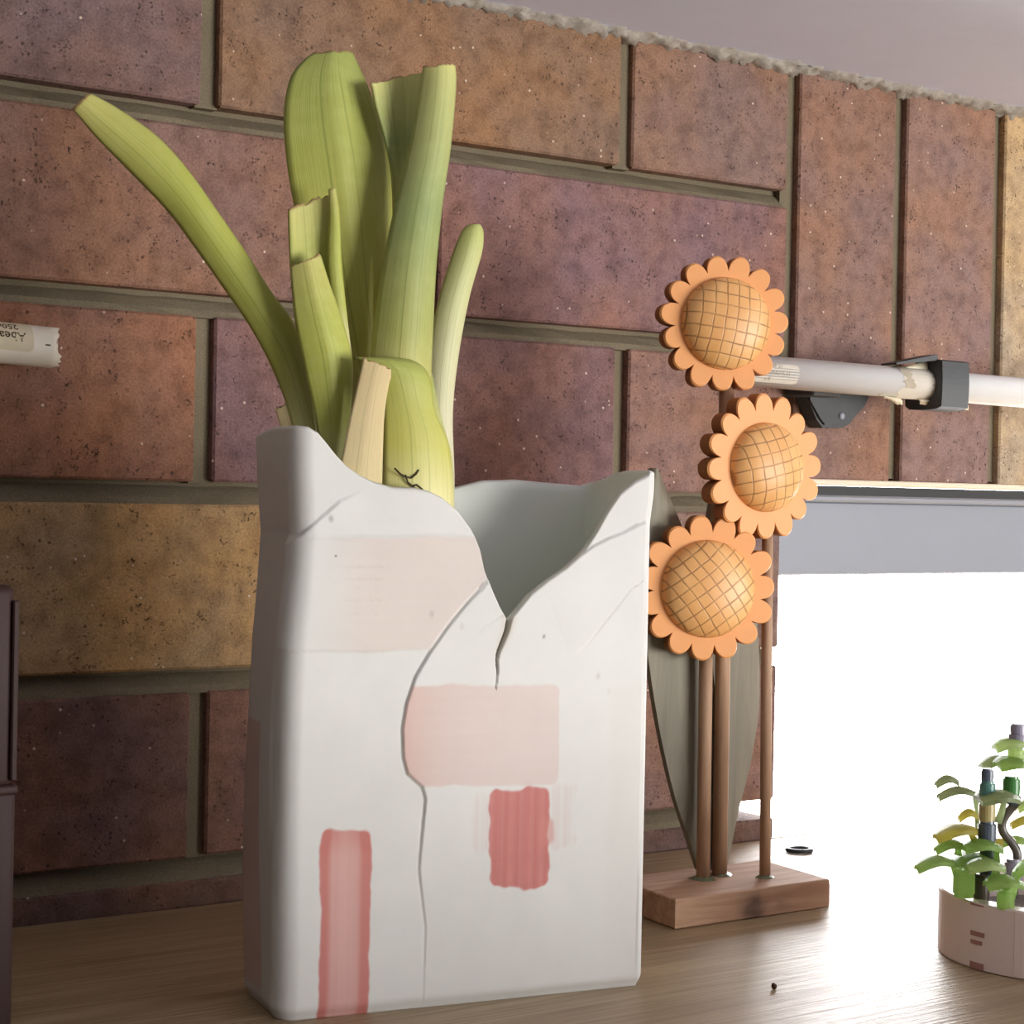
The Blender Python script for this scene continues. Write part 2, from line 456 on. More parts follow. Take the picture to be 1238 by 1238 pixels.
# ------------------------------------------------------------------ room shell
CEIL = 0.4365
HEAD = 0.2030                        # underside of the soldier course
WX0, WX1 = 0.360, 1.260              # window opening in the brick wall
REC = 0.0100                         # how far the joints are raked back
bm = bmesh.new()
bm_box(bm, (-1.6, REC, -1.9), (0.332, 0.11, CEIL))
bm_box(bm, (0.332, REC, -1.9), (WX0 - 0.004, 0.11, 0.0105))            # joint broken out at the window corner
bm_box(bm, (0.332, REC, 0.0225), (WX0 - 0.004, 0.11, CEIL))
bm_box(bm, (WX0 - 0.004, REC, HEAD + 0.003), (WX1, 0.11, CEIL))
bm_box(bm, (WX1, REC, -1.9), (2.6, 0.11, CEIL))
bm_box(bm, (WX0 - 0.004, REC, -1.9), (WX1, 0.11, -0.045))
for zt_, zb_ in ((0.366, 0.3555), (0.280, 0.2695), (0.194, 0.1835), (0.108, 0.0975), (0.022, 0.011)):    # bed joints struck so that they slope out at the bottom
    n_ = 90; x_end = 0.3595 if zt_ > HEAD else (WX0 - 0.004 if zt_ > 0.05 else 0.332)
    rj = random.Random(int(zt_ * 1e4)); ring_ = []
    for i in range(n_ + 1):
        x = -1.2 + (x_end + 1.2) * i / n_
        prof = ((REC + 0.004, zt_ + 0.001), (0.0082 + rj.uniform(-.0008, .0008), zt_ - 0.0035), (0.0040 + rj.uniform(-.0010, .0010), zb_ + 0.0030), (0.0022 + rj.uniform(-.0008, .0010), zb_ - 0.0006), (REC + 0.004, zb_ - 0.002))
        ring_.append([bm.verts.new((x, y, z)) for y, z in prof])
    for i in range(n_):
        for k in range(5): bm.faces.new((ring_[i][k], ring_[i][(k + 1) % 5], ring_[i + 1][(k + 1) % 5], ring_[i + 1][k]))
    bm.faces.new(ring_[0]); bm.faces.new(ring_[-1][::-1])
for r_, (zb_, zt_) in enumerate(((0.366, 0.436), (0.280, 0.3555), (0.194, 0.2695), (0.108, 0.1835), (0.022, 0.0975), (-0.064, 0.011))):   # upright joints, shallower than the bed joints
    for k in range(-4, 3):
        xj = 0.240 * k if r_ % 2 == 0 else 0.120 + 0.240 * (k - 1)
        if -1.0 < xj < 0.3: bm_box(bm, (xj - 0.001, 0.0046, zb_ - 0.001), (xj + 0.010, 0.02, zt_ + 0.001))
for k in range(0, 10): bm_box(bm, (0.359 + 0.086 * k, 0.0055, HEAD + 0.002), (0.370 + 0.086 * k, 0.02, CEIL - 0.003))
wall = structure(bm_obj('wall_back', bm, M['mortar']), 'brick wall with raked grey mortar joints')

rnd = random.Random(5)
brick_cache = {}
def brick(x0, x1, z0, z1, rgb):
    wd, ht = round(x1 - x0, 4), round(z1 - z0, 4)
    if (wd, ht) not in brick_cache:
        b_ = bmesh.new(); bm_box(b_, (-wd / 2, 0, -ht / 2), (wd / 2, 0.06, ht / 2), 0.0011, 1)
        me = bpy.data.meshes.new('brick'); bmesh.ops.recalc_face_normals(b_, faces=b_.faces)
        b_.to_mesh(me); b_.free(); me.materials.append(M['brick'])
        brick_cache[(wd, ht)] = me
    o = bpy.data.objects.new('brick', brick_cache[(wd, ht)])
    COL.objects.link(o); o.parent = wall
    o.location = ((x0 + x1) / 2, rnd.uniform(-0.0008, 0.0008), (z0 + z1) / 2)
    o.rotation_euler = (rnd.uniform(-.004, .004), rnd.uniform(-.003, .003), rnd.uniform(-.003, .003))
    g = sum(rgb) / 3.0
    o.color = lin(*[min(255, 1.03 * (g + (c - g) * 0.70)) for c in rgb])
    return o
Z = [(0.3660, CEIL - 0.002), (0.2800, 0.3555), (0.1940, 0.2695), (0.1080, 0.1835), (0.0220, 0.0975), (-0.0640, 0.0110)]
BL, BJ = 0.231, 0.009
pal = [(150, 108, 86), (164, 122, 88), (146, 106, 96), (138, 98, 86), (160, 114, 84)]
yel = (196, 158, 104)
named = {   # (row, index) -> colour; index counts bricks from the joint nearest the left of the frame
    (0, -1): (146, 108, 98), (0, 0): (166, 122, 86), (0, 1): (160, 120, 100),
    (1, 0): (162, 114, 92), (1, 1): (156, 110, 104),
    (2, -1): (168, 110, 80), (2, 0): (150, 104, 96), (2, 1): (160, 116, 100),
    (3, 0): (206, 162, 98), (3, 1): (150, 118, 104),
    (4, -1): (140, 98, 82), (4, 0): (142, 100, 88), (4, 1): (162, 118, 98),
    (5, 0): (132, 96, 80), (5, 1): (136, 100, 86)}
for r_, (z0, z1) in enumerate(Z):
    if r_ % 2 == 0:
        ends = [BJ + (BL + BJ) * k for k in range(-4, 2)]
        idx = range(-4, 2)
    else:
        ends = [-0.111 + (BL + BJ) * k for k in range(-3, 2)]
        idx = range(-3, 2)
    for k, x0 in zip(idx, ends):
        if r_ % 2 and r_ >= 0: x0 = 0.129 + (BL + BJ) * (k - 1)
        x1 = min(x0 + BL, WX0)
        brick(x0, x1, z0, z1, named.get((r_, k), yel if rnd.random() < .12 else pal[rnd.randrange(5)]))
sol = [(164, 120, 100), (166, 124, 106), (206, 176, 128), (158, 116, 98), (168, 124, 100), (150, 112, 98), (164, 118, 92), (160, 118, 104), (150, 104, 88), (170, 130, 100)]
for k in range(10):
    x0 = 0.369 + 0.086 * k
    brick(x0, x0 + 0.077, HEAD, CEIL - 0.002, sol[k])

structure(box('ceiling', (-1.6, -3.3, CEIL), (2.6, 0.11, CEIL + 0.05), M['plaster']), 'white painted ceiling close above the shelf')
structure(box('floor', (-1.6, -3.3, -1.95), (2.6, 0.11, -1.9), M['room_floor']))
structure(box('wall_left', (-1.65, -3.3, -1.9), (-1.6, 0.11, CEIL), M['room_wall']))
structure(box('wall_right', (2.6, -3.3, -1.9), (2.65, 0.11, CEIL), M['room_wall']))
structure(box('wall_front', (-1.6, -3.35, -1.9), (2.6, -3.3, CEIL), M['room_wall']))

# ragged plaster bead where ceiling meets brick
def plaster_bead():
    rr = random.Random(9); V, F = [], []
    n = 620; prof = 7
    for i in range(n):
        x = -0.55 + 1.75 * i / (n - 1)
        big = 0.5 + 0.5 * math.sin(x * 37) * math.sin(x * 91 + 1)
        dn = 0.0030 + 0.0028 * big + rr.uniform(-0.0012, 0.0016)
        fw = 0.0065 + 0.0030 * big + rr.uniform(-0.0014, 0.0014)
        for k in range(prof):
            a = math.pi / 2 * k / (prof - 1)
            j = rr.uniform(0.75, 1.2)
            V.append((x, 0.004 - (fw + 0.004) * math.cos(a) * (j if 0 < k < prof - 1 else 1), CEIL + 0.0015 - (dn + 0.0015) * math.sin(a) * (j if 0 < k < prof - 1 else 1)))
    for i in range(n - 1):
        for k in range(prof - 1):
            F.append((i * prof + k, (i + 1) * prof + k, (i + 1) * prof + k + 1, i * prof + k + 1))
    return mesh_obj('trim_1', V, F, M['plaster_edge'], None, True)
structure(plaster_bead(), 'crumbling plaster edge between brick wall and ceiling')

# window under the soldier course
win = structure(empty('window_1', (WX0, 0.05, 0.0)), 'bright window with grey painted head panel')
def wpart(name, lo, hi, mat, bevel=0.0):
    return adopt(box(name, lo, hi, mat, None, bevel), win)
wpart('caulk_strip', (WX0 + 0.012, -0.001, HEAD - 0.0028), (WX1, 0.02, HEAD + 0.0005), M['caulk'], 0.0006)
wpart('gap_strip', (WX0, 0.012, HEAD - 0.0085), (WX1, 0.04, HEAD - 0.003), M['gap_dark'])  # solid dark strip, its colour stands for the shaded gap
wpart('head_lip', (WX0, 0.010, HEAD - 0.0125), (WX1, 0.04, HEAD - 0.0085), M['alu'], 0.0012)
wpart('head_panel', (WX0, 0.016, 0.1475), (WX1, 0.052, HEAD - 0.0125), M['alu'], 0.001)
wpart('jamb', (WX1 - 0.03, 0.012, -0.045), (WX1, 0.052, 0.1475), M['alu'])
wpart('pane', (WX0 - 0.0035, 0.046, -0.045), (WX1 - 0.03, 0.049, 0.1475), M['glass'])

# ------------------------------------------------------------------ timber shelf
shelf = tag(empty('wooden_shelf', (0.4, -0.3, 0)), 'brown timber shelf board running along the foot of the brick wall', 'shelf')
adopt(box('board', (-1.55, -0.62, -0.035), (2.5, -0.0015, 0.0), M['bench'], None, 0.002, 2), shelf)
adopt(box('sill_strip', (WX0 - 0.0030, -0.0015, -0.035), (WX1 - 0.032, 0.0445, 0.0), M['bench'], None), shelf)
for bx in (-1.1, 0.1, 1.3, 2.2):
    bmb = bmesh.new()
    bm_box(bmb, (bx - 0.015, -0.55, -0.06), (bx + 0.015, -0.002, -0.0355), 0.002)
    bm_box(bmb, (bx - 0.015, -0.032, -0.45), (bx + 0.015, -0.002, -0.06), 0.002)
    adopt(bm_obj('bracket', bmb, M['black_plastic']), shelf)

# ------------------------------------------------------------------ porcelain vase
V_O = np.array([-0.0525, -0.1905])
V_E1 = np.array([0.147, -0.0258]); V_W = float(np.linalg.norm(V_E1)); V_E1 = V_E1 / V_W
V_E2 = np.array([-V_E1[1], V_E1[0]])
V_D = 0.053
def vase_xy(a, d): return V_O + V_E1 * a + V_E2 * d
def on_vase(px, py, d=0.0):
    """pixel -> (a, height) on the upright plane lying d behind the vase front"""
    dr = ray(px, py); o = vase_xy(0, d)
    t = ((o - CAM[:2]) @ V_E2) / (dr[:2] @ V_E2)
    P = CAM + dr * t
    return float((P[:2] - o) @ V_E1), float(P[2])
def on_vase_pt(px, py, d=0.0):
    a, z = on_vase(px, py, d); q = vase_xy(a, d)
    return np.array([q[0], q[1], z])
def vpoly(pts, d=0.0): return np.array([on_vase(x, y, d) for x, y in pts])

RIM_F = vpoly([(325, 520), (338, 518), (350, 517), (365, 519), (378, 526), (388, 538), (398, 551), (412, 566), (428, 577), (445, 585), (470, 592), (500, 593), (518, 597),
               (535, 605), (555, 622), (570, 643), (579, 665), (584, 690), (592, 712), (602, 735), (611, 751), (614, 751), (626, 737), (640, 720), (660, 704), (682, 689), (700, 673), (710, 662),
               (722, 644), (735, 620), (748, 599), (764, 585), (782, 575), (790, 572), (797, 574)])
RIM_B = vpoly([(290, 532), (330, 540), (420, 580), (520, 596), (548, 592), (580, 584), (620, 583), (660, 587), (695, 590), (708, 587), (725, 586), (745, 592), (760, 600), (800, 600)], V_D)

def seg_dist(A, B, poly):
    """signed distance (positive = right-hand side walking along poly) and arc fraction"""
    best = np.full(A.shape, 1e9); sgn = np.zeros(A.shape); frac = np.zeros(A.shape)
    L = np.r_[0, np.cumsum(np.linalg.norm(np.diff(poly, axis=0), axis=1))]
    for i in range(len(poly) - 1):
        p, q = poly[i], poly[i + 1]; e = q - p; l2 = e @ e
        t = np.clip(((A - p[0]) * e[0] + (B - p[1]) * e[1]) / l2, 0, 1)
        dx = A - p[0] - t * e[0]; dy = B - p[1] - t * e[1]
        dd = np.hypot(dx, dy); k = dd < best
        best = np.where(k, dd, best)
        cr = e[0] * dy - e[1] * dx
        sgn = np.where(k, np.where(cr < 0, 1.0, -1.0), sgn)
        frac = np.where(k, (L[i] + t * math.sqrt(l2)) / L[-1], frac)
    return best * sgn, frac
def sstep(x, a, b):
    t = np.clip((x - a) / (b - a), 0, 1); return t * t * (3 - 2 * t)
def wig(x, seed, f):
    r = np.random.RandomState(seed); s = 0
    for k in range(5): s = s + np.sin(x * f * (1.7 ** k) + r.uniform(0, 6.28)) / (1.5 ** k)
    return s / 2.0

def build_vase():
    rng = np.random.RandomState(3)
    # perimeter, starting in the middle of the back and running over the left side to the front
    path = []      # (a, d, na, nd, kind)
    W_, D_ = V_W, V_D
    def arc(ca, cd_, r, t0, t1, n, kind):
        for t in np.linspace(t0, t1, n): path.append((ca + r * math.cos(t), cd_ + r * math.sin(t), math.cos(t), math.sin(t), kind))
    rB, rF, rR = 0.013, 0.0085, 0.0030
    for a in np.linspace(W_ / 2, rB, 40)[:-1]: path.append((a, D_, 0, 1, 'b'))
    arc(rB, D_ - rB, rB, math.pi / 2, math.pi, 14, 'l')
    for d in np.linspace(D_ - rB, rF, 34)[1:-1]: path.append((0.0, d, -1, 0, 'l'))
    arc(rF, rF, rF, math.pi, 1.5 * math.pi, 22, 'c')
    for a in np.linspace(rF, W_ - rR, 350)[1:-1]: path.append((a, 0.0, 0, -1, 'f'))
    arc(W_ - rR, rR, rR, 1.5 * math.pi, 2 * math.pi, 8, 'r')
    for d in np.linspace(rR, D_ - 0.006, 26)[1:-1]: path.append((W_, d, 1, 0, 'r'))
    arc(W_ - 0.006, D_ - 0.006, 0.006, 0, math.pi / 2, 8, 'r')
    for a in np.linspace(W_ - 0.006, W_ / 2, 40)[1:-1]: path.append((a, D_, 0, 1, 'b'))
    A = np.array([p[0] for p in path]); Dd = np.array([p[1] for p in path])
    NA = np.array([p[2] for p in path]); ND = np.array([p[3] for p in path]); K = np.array([p[4] for p in path])
    n = len(path)
    hf = np.interp(A, RIM_F[:, 0], RIM_F[:, 1])
    hb = np.interp(A, RIM_B[:, 0], RIM_B[:, 1])
    H = np.where(np.isin(K, ['f', 'c']), hf, hb)
    for kd, h0 in (('l', hf[np.where(K == 'c')[0][0]]), ('r', np.interp(W_, RIM_F[:, 0], RIM_F[:, 1]))):
        s = K == kd; t = sstep(Dd[s], 0.020, D_ + 0.004); H[s] = h0 * (1 - t) + hb[s] * t
    # ---- outer skin rows
    NZ = 290
    tz = np.linspace(0, 1, NZ)
    AA = np.repeat(A[:, None], NZ, 1); ZZ = H[:, None] * tz[None, :]
    DDm = np.repeat(Dd[:, None], NZ, 1); NAm = np.repeat(NA[:, None], NZ, 1); NDm = np.repeat(ND[:, None], NZ, 1)
    front = np.isin(K, ['f', 'c'])[:, None] & np.ones((1, NZ), bool)
    # ---- relief (metres) of the overlapped slabs
    R = np.zeros_like(AA)
    Fi = np.where(front[:, 0])[0]; a = AA[Fi]; b = ZZ[Fi]
    mm = 0.001
    L1 = vpoly([(600, 690), (586, 704), (562, 730), (540, 757), (518, 788), (500, 818), (489, 850), (484, 880), (485, 915), (490, 935), (508, 951), (512, 965), (508, 1010), (505, 1050), (510, 1090), (514, 1120), (513, 1165)])
    d1, f1 = seg_dist(a, b, L1)                 # walking down: image-left is the right-hand side
    amp1 = 1.05 * mm * (1 - 0.75 * sstep(f1, 0.55, 1.0))
    r1 = amp1 * sstep(-d1, -0.25 * mm, 0.45 * mm) * np.exp(-np.clip(-d1, 0, None) / 0.030)
    r1 = r1 - 0.12 * mm * np.exp(-(d1 / (0.8 * mm)) ** 2) * (d1 > 0)
    L2 = vpoly([(318, 700), (328, 672), (345, 652), (372, 628), (400, 606), (422, 597), (440, 592)])
    d2, f2 = seg_dist(a, b, L2)                 # walking up-right: lower right side is right-hand
    fade2 = sstep(f2, 0.0, 0.45) * (1 - sstep(f2, 0.65, 1.0))
    r2 = 0.75 * mm * fade2 * sstep(d2, -0.3 * mm, 0.5 * mm) * np.exp(-np.clip(d2, 0, None) / 0.007) - 0.1 * mm * fade2 * np.exp(-(d2 / (0.8 * mm)) ** 2) * (d2 < 0)
    L3 = vpoly([(700, 672), (716, 660), (736, 650), (752, 644), (770, 634), (792, 628)])
    d3, f3 = seg_dist(a, b, L3)
    r3 = 1.0 * mm * sstep(d3, -0.25 * mm, 0.4 * mm) * np.exp(-np.clip(d3, 0, None) / 0.022) - 0.1 * mm * np.exp(-(d3 / (0.7 * mm)) ** 2) * (d3 < 0)
    L4 = vpoly([(672, 799), (690, 795), (706, 781), (728, 755), (745, 735), (762, 713), (790, 694)])
    d4, f4 = seg_dist(a, b, L4)
    r4 = (-0.22 * mm * np.exp(-(d4 / (0.45 * mm)) ** 2) + 0.35 * mm * sstep(-d4, 0, 0.5 * mm) * np.exp(-np.clip(-d4, 0, None) / 0.012)) * sstep(f4, 0.0, 0.35)
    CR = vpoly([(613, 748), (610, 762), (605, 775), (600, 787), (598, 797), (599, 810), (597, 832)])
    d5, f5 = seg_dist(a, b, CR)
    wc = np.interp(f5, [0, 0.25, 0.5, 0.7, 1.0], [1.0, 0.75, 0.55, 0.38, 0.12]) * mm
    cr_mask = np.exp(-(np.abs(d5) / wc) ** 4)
    r5 = -2.6 * mm * cr_mask
    # pale patch upper left: a thin slip layer
    p1 = vpoly([(352, 650), (585, 650), (345, 788), (540, 785)])
    ptop = np.interp(a, [p1[0, 0], p1[1, 0]], [p1[0, 1], p1[1, 1]]) + 0.5 * mm * wig(a, 1, 90)
    pbot = np.interp(a, [p1[2, 0], p1[3, 0]], [p1[2, 1], p1[3, 1]]) + 0.5 * mm * wig(a, 2, 80)
    in1 = sstep(b, pbot - 0.3 * mm, pbot + 0.4 * mm) * (1 - sstep(b, ptop - 0.6 * mm, ptop + 0.6 * mm)) * sstep(d1, 0.2 * mm, 0.9 * mm)
    r6 = 0.40 * mm * in1 + 0.35 * mm * np.exp(-((b - ptop) / (1.0 * mm)) ** 2) * sstep(d1, 0, 2 * mm) * sstep(a, 0.012, 0.03)
    bow = 1.5 * mm * np.sin(np.pi * np.clip(a / W_, 0, 1)) * np.sin(np.pi * np.clip(b / 0.2, 0, 1)) + 0.35 * mm * np.sin(a * 70 + 1) * np.sin(b * 55)
    R[Fi] = r1 + r2 + r3 + r4 + r5 + r6 + bow
    # round the front-left bottom and let the foot be slightly uneven
    foot = 1 - sstep(ZZ, 0.0, 0.006)
    R -= 0.0018 * foot ** 2
    # ---- silhouette of the left side: pinched neck, spread foot
    sq = np.interp(ZZ, [0, 0.01, 0.05, 0.10, 0.135, 0.160, 0.175, 0.195, 0.215], [0.6 * mm, 1.0 * mm, 0.4 * mm, 0.2 * mm, 0.9 * mm, 3.2 * mm, 4.4 * mm, 3.2 * mm, 2.4 * mm])
    sq = sq + np.where(K == 'b', 0, 0)[:, None]
    push = sq * (1 - sstep(AA, 0.0, 0.07))
    lean_r = 1.6 * mm * sstep(ZZ, 0.178, 0.195) * sstep(AA, W_ - 0.03, W_)
    a3 = AA + NAm * R + push + lean_r; d3_ = DDm + NDm * R
    # soft dents of the left side
    Ls = (K == 'l')[:, None]
    d3_ = d3_ + 0; a3 = a3 + np.where(Ls, 0.8 * mm * np.sin(ZZ * 40 + DDm * 60), 0)
    # ---- pigment
    white = np.array(lin(233, 231, 226)[:3]); P = np.ones(AA.shape + (3,)) * white
    def blend(mask, rgb):
        c = np.array(lin(*rgb)[:3]); P[Fi] = P[Fi] * (1 - mask[..., None]) + c * mask[..., None]
    def patch(x0, y0, x1, y1, seed, soft=0.5, wob=0.7):
        q = vpoly([(x0, y0), (x1, y0), (x0, y1), (x1, y1)])
        top = np.interp(a, [q[0, 0], q[1, 0]], [q[0, 1], q[1, 1]]) + wob * mm * wig(a, seed, 180)
        bot = np.interp(a, [q[2, 0], q[3, 0]], [q[2, 1], q[3, 1]]) + wob * mm * wig(a, seed + 1, 180)
        le = (q[0, 0] + q[2, 0]) / 2 + wob * 0.8 * mm * wig(b, seed + 2, 150); ri = (q[1, 0] + q[3, 0]) / 2 + wob * 0.8 * mm * wig(b, seed + 3, 150)
        s = soft * mm; rad = 2.6 * mm
        wx = 0.5 * mm * wig(a * 0.7 + b, seed + 5, 170) * wob; wy = 0.5 * mm * wig(b * 0.6 - a, seed + 6, 150) * wob
        qx = np.abs(a + wx - (le + ri) / 2) - (ri - le) / 2 + rad; qy = np.abs(b + wy - (top + bot) / 2) - (top - bot) / 2 + rad
        sd = np.hypot(np.clip(qx, 0, None), np.clip(qy, 0, None)) + np.minimum(np.maximum(qx, qy), 0) - rad
        return 1 - sstep(sd, -s, s)
    hs = 0.5 + 0.5 * wig(b, 20, 1300) * 0.8            # horizontal brush marks
    vs = 0.5 + 0.5 * wig(a, 21, 1500) * 0.8            # vertical brush marks
    hs = np.clip(hs, 0, 1); vs = np.clip(vs, 0, 1)
    blend(in1 * sstep(a, 0.006, 0.035) * (0.34 + 0.05 * hs), (226, 190, 174))
    q = patch(392, 672, 470, 745, 30, 3.0, 1.5) * (np.clip(wig(b, 31, 1500) + wig(a, 32, 300) * 0.5 - 0.55, 0, 1))
    blend(np.clip(q, 0, 1) * 0.28, (178, 140, 124))
    right1 = sstep(-d1, -0.1 * mm, 0.3 * mm)
    m2 = patch(470, 828, 674, 949, 40, 0.5, 0.5) * right1
    le2 = on_vase(487, 890)[0]
    blend(m2 * (0.29 + 0.06 * hs + 0.34 * np.exp(-np.clip(a - le2, 0, None) / 0.014)), (218, 160, 146))
    blend(patch(570, 955, 592, 1030, 50, 1.5, 1.5) * (0.25 * vs), (216, 168, 156))
    blend(patch(662, 950, 694, 1025, 52, 1.5, 1.5) * (0.30 * vs), (216, 168, 156))
    m3 = patch(590, 953, 662, 1072, 54, 0.5, 1.1)
    blend(np.clip(m3 * (0.80 + 0.12 * vs), 0, 1), (202, 88, 82))
    blend(np.clip(m3 * np.clip(wig(a + 0.3 * mm * wig(b, 71, 120), 60, 900) + 0.6 * wig(b, 72, 130) - 0.35, 0, 1) * 0.45, 0, 1), (228, 150, 140))
    blend(patch(652, 990, 668, 1022, 58, 1.2, 1.0) * 0.6, (214, 136, 126))
    q4 = vpoly([(384, 1100), (445, 1100)]); ca = (q4[0, 0] + q4[1, 0]) / 2; hw = (q4[1, 0] - q4[0, 0]) / 2
    m4 = patch(384, 1003, 445, 1300, 62, 0.5, 0.6)
    edge4 = np.clip(np.abs(a - ca) / hw, 0, 1)
    blend(m4 * (0.72 + 0.1 * vs), (222, 150, 138))
    blend(m4 * np.clip(sstep(edge4, 0.45, 0.75) * 0.75 + sstep(b, on_vase(410, 1040)[1], on_vase(410, 1005)[1]) * 0.5, 0, 0.85), (206, 112, 104))
    blend(m4 * np.clip(1 - np.abs(a - ca) / (hw * 0.35), 0, 1) * 0.35, (236, 190, 180))
    blend(patch(735, 832, 778, 1190, 66, 3, 1) * 0.08, (220, 180, 168))
    blend(cr_mask * np.interp(f5, [0, 0.35, 0.5, 1], [0.65, 0.8, 0.97, 0.9]), (60, 44, 30))  # shade inside the crack put into the colour
    blend(np.exp(-(d5 / (wc * 2.2)) ** 2) * (1 - cr_mask) * np.interp(f5, [0, 0.4, 0.6, 1], [0.6, 0.5, 0.15, 0]), (190, 160, 118))
    blend(np.exp(-(d4 / (0.28 * mm)) ** 2) * sstep(f4, 0.2, 0.5) * 0.35, (120, 112, 100))
    blend(np.exp(-(((a - on_vase(655, 769)[0]) / (0.5 * mm)) ** 2 + ((b - on_vase(655, 769)[1]) / (0.6 * mm)) ** 2)), (70, 60, 50))
    for sx, sy, st in ((520, 742, .3), (722, 817, .25), (556, 757, .2), (388, 627, .5), (735, 835, 0.12)):
        aa0, bb0 = on_vase(sx, sy)
        blend(st * np.exp(-(((a - aa0) / (1.0 * mm)) ** 2 + ((b - bb0) / (1.3 * mm)) ** 2) ** 2), (130, 118, 112))
    Li = np.where(K == 'l')[0]
    zl = ZZ[Li]; dl = DDm[Li]
    m5 = (1 - sstep(zl, 0.1045, 0.1055)) * sstep(zl, 0.004, 0.008) * sstep(dl, 0.0215, 0.0225) * (1 - sstep(dl, 0.050, 0.053)) * 0.5
    P[Li] = P[Li] * (1 - m5[..., None]) + np.array(lin(212, 156, 138)[:3]) * m5[..., None]
    P = np.clip(P, 0, 1)
    # ---- assemble: outer rows, rounded lip, inner rows, floor
    th = 0.0032
    rowsA, rowsD, rowsZ, rowsP = [a3], [d3_], [ZZ], [P]
    at_, dt_, zt_ = a3[:, -1], d3_[:, -1], ZZ[:, -1]
    for s_ in (0.15, 0.5, 0.85):
        up = 0.0011 * math.sin(math.pi * s_)
        rowsA.append((at_ - NA * th * s_)[:, None]); rowsD.append((dt_ - ND * th * s_)[:, None]); rowsZ.append((zt_ + up)[:, None])
        rowsP.append(np.ones((n, 1, 3)) * white)
    NI = 60
    for t in np.linspace(1, 0, NI):
        z = 0.005 + (zt_ - 0.005) * t
        j = np.clip((t * (NZ - 1)), 0, NZ - 1).astype(int) if False else int(round(t * (NZ - 1)))
        pin = (push + lean_r)[:, j]
        rowsA.append((A + pin - NA * th)[:, None]); rowsD.append((Dd - ND * th)[:, None]); rowsZ.append(z[:, None])
        inner = np.array(lin(244, 248, 240)[:3])
        rowsP.append(np.ones((n, 1, 3)) * inner)
    a_all = np.concatenate(rowsA, 1); d_all = np.concatenate(rowsD, 1); z_all = np.concatenate(rowsZ, 1); p_all = np.concatenate(rowsP, 1)
    m_ = a_all.shape[1]
    xy = V_O + a_all[..., None] * V_E1 + d_all[..., None] * V_E2
    Vx = np.concatenate([xy, z_all[..., None]], 2).reshape(-1, 3)
    ii = np.arange(n)[:, None]; jj = np.arange(m_ - 1)[None, :]
    i2 = (ii + 1) % n
    quad = np.stack([ii * m_ + jj, ii * m_ + jj + 1, i2 * m_ + jj + 1, i2 * m_ + jj], -1).reshape(-1, 4)
    nv = len(Vx)
    me = bpy.data.meshes.new('vase')
    cen_o = V_O + V_E1 * V_W / 2 + V_E2 * V_D / 2
    Vx = np.concatenate([Vx, [[cen_o[0], cen_o[1], 0.0], [cen_o[0], cen_o[1], 0.005]]])
    tri = [(i * m_, ((i + 1) % n) * m_, nv) for i in range(n)] + [(((i + 1) % n) * m_ + m_ - 1, i * m_ + m_ - 1, nv + 1) for i in range(n)]
    loops = np.concatenate([quad.reshape(-1), np.array(tri).reshape(-1)])
    nq, nt = len(quad), len(tri)
    # move origin to the vase foot
    org = np.array([cen_o[0], cen_o[1], 0.0]); Vx = Vx - org
    me.vertices.add(len(Vx)); me.vertices.foreach_set('co', Vx.reshape(-1).astype(np.float32))
    me.loops.add(len(loops)); me.loops.foreach_set('vertex_index', loops.astype(np.int32))
    me.polygons.add(nq + nt)
    st = np.concatenate([np.arange(nq) * 4, nq * 4 + np.arange(nt) * 3])
    me.polygons.foreach_set('loop_start', st.astype(np.int32))
    me.polygons.foreach_set('use_smooth', np.ones(nq + nt, bool))
    me.update(calc_edges=True); me.validate()
    ca_ = me.color_attributes.new('pigment_and_shade', 'FLOAT_COLOR', 'POINT')
    pc = np.ones((len(Vx), 4), np.float32); pc[:nv, :3] = p_all.reshape(-1, 3); pc[nv:, :3] = white
    ca_.data.foreach_set('color', pc.reshape(-1))
    me.materials.append(M['porcelain'])
    o = bpy.data.objects.new('vase', me); COL.objects.link(o); o.location = org
    return o
vase = tag(build_vase(), 'white slab-built porcelain vase with torn rim and pink brush patches', 'vase')

# ------------------------------------------------------------------ leeks standing in the vase
def leaf(name, secs, mat, root, curl=0.18, thick=0.0011, rows=46, cols=14, fold=0.0, ragged=0.0, seed=1):
    """leaf blade from paired edge points (left x,y, right x,y, distance behind the vase front);
    curl bows the blade towards the room, fold gives a keel"""
    rr = random.Random(seed)
    C_ = []
    for (xl, yl, xr, yr, d) in secs:
        C_.append(np.r_[on_vase_pt(xl, yl, d), on_vase_pt(xr, yr, d)])
    C_ = crom(C_, rows)
    e2 = np.array([V_E2[0], V_E2[1], 0])
    V, F, UV = [], [], []
    for i in range(rows):
        L, R_ = C_[i, :3], C_[i, 3:]
        wd = np.linalg.norm(R_ - L)
        for k in range(cols + 1):
            s = k / cols; q = 2 * s - 1
            bul = curl * (1 - q * q) + fold * (1 - abs(q))
            P_ = L + (R_ - L) * s - e2 * wd * bul
            if i == 0 and ragged: P_ = P_ + np.array([0, 0, rr.uniform(-ragged, ragged)])
            V.append(P_); UV.append((s, 1 - i / (rows - 1)))
    c1 = cols + 1
    for i in range(rows - 1):
        for k in range(cols):
            F.append((i * c1 + k, i * c1 + k + 1, (i + 1) * c1 + k + 1, (i + 1) * c1 + k))
    o = mesh_obj(name, V, F, mat, None, True)
    uvl = o.data.uv_layers.new(name='UVMap')
    for lp in o.data.loops: uvl.data[lp.index].uv = UV[lp.vertex_index]
    md = o.modifiers.new('thickness', 'SOLIDIFY'); md.thickness = thick; md.offset = 0
    return adopt(o, root)

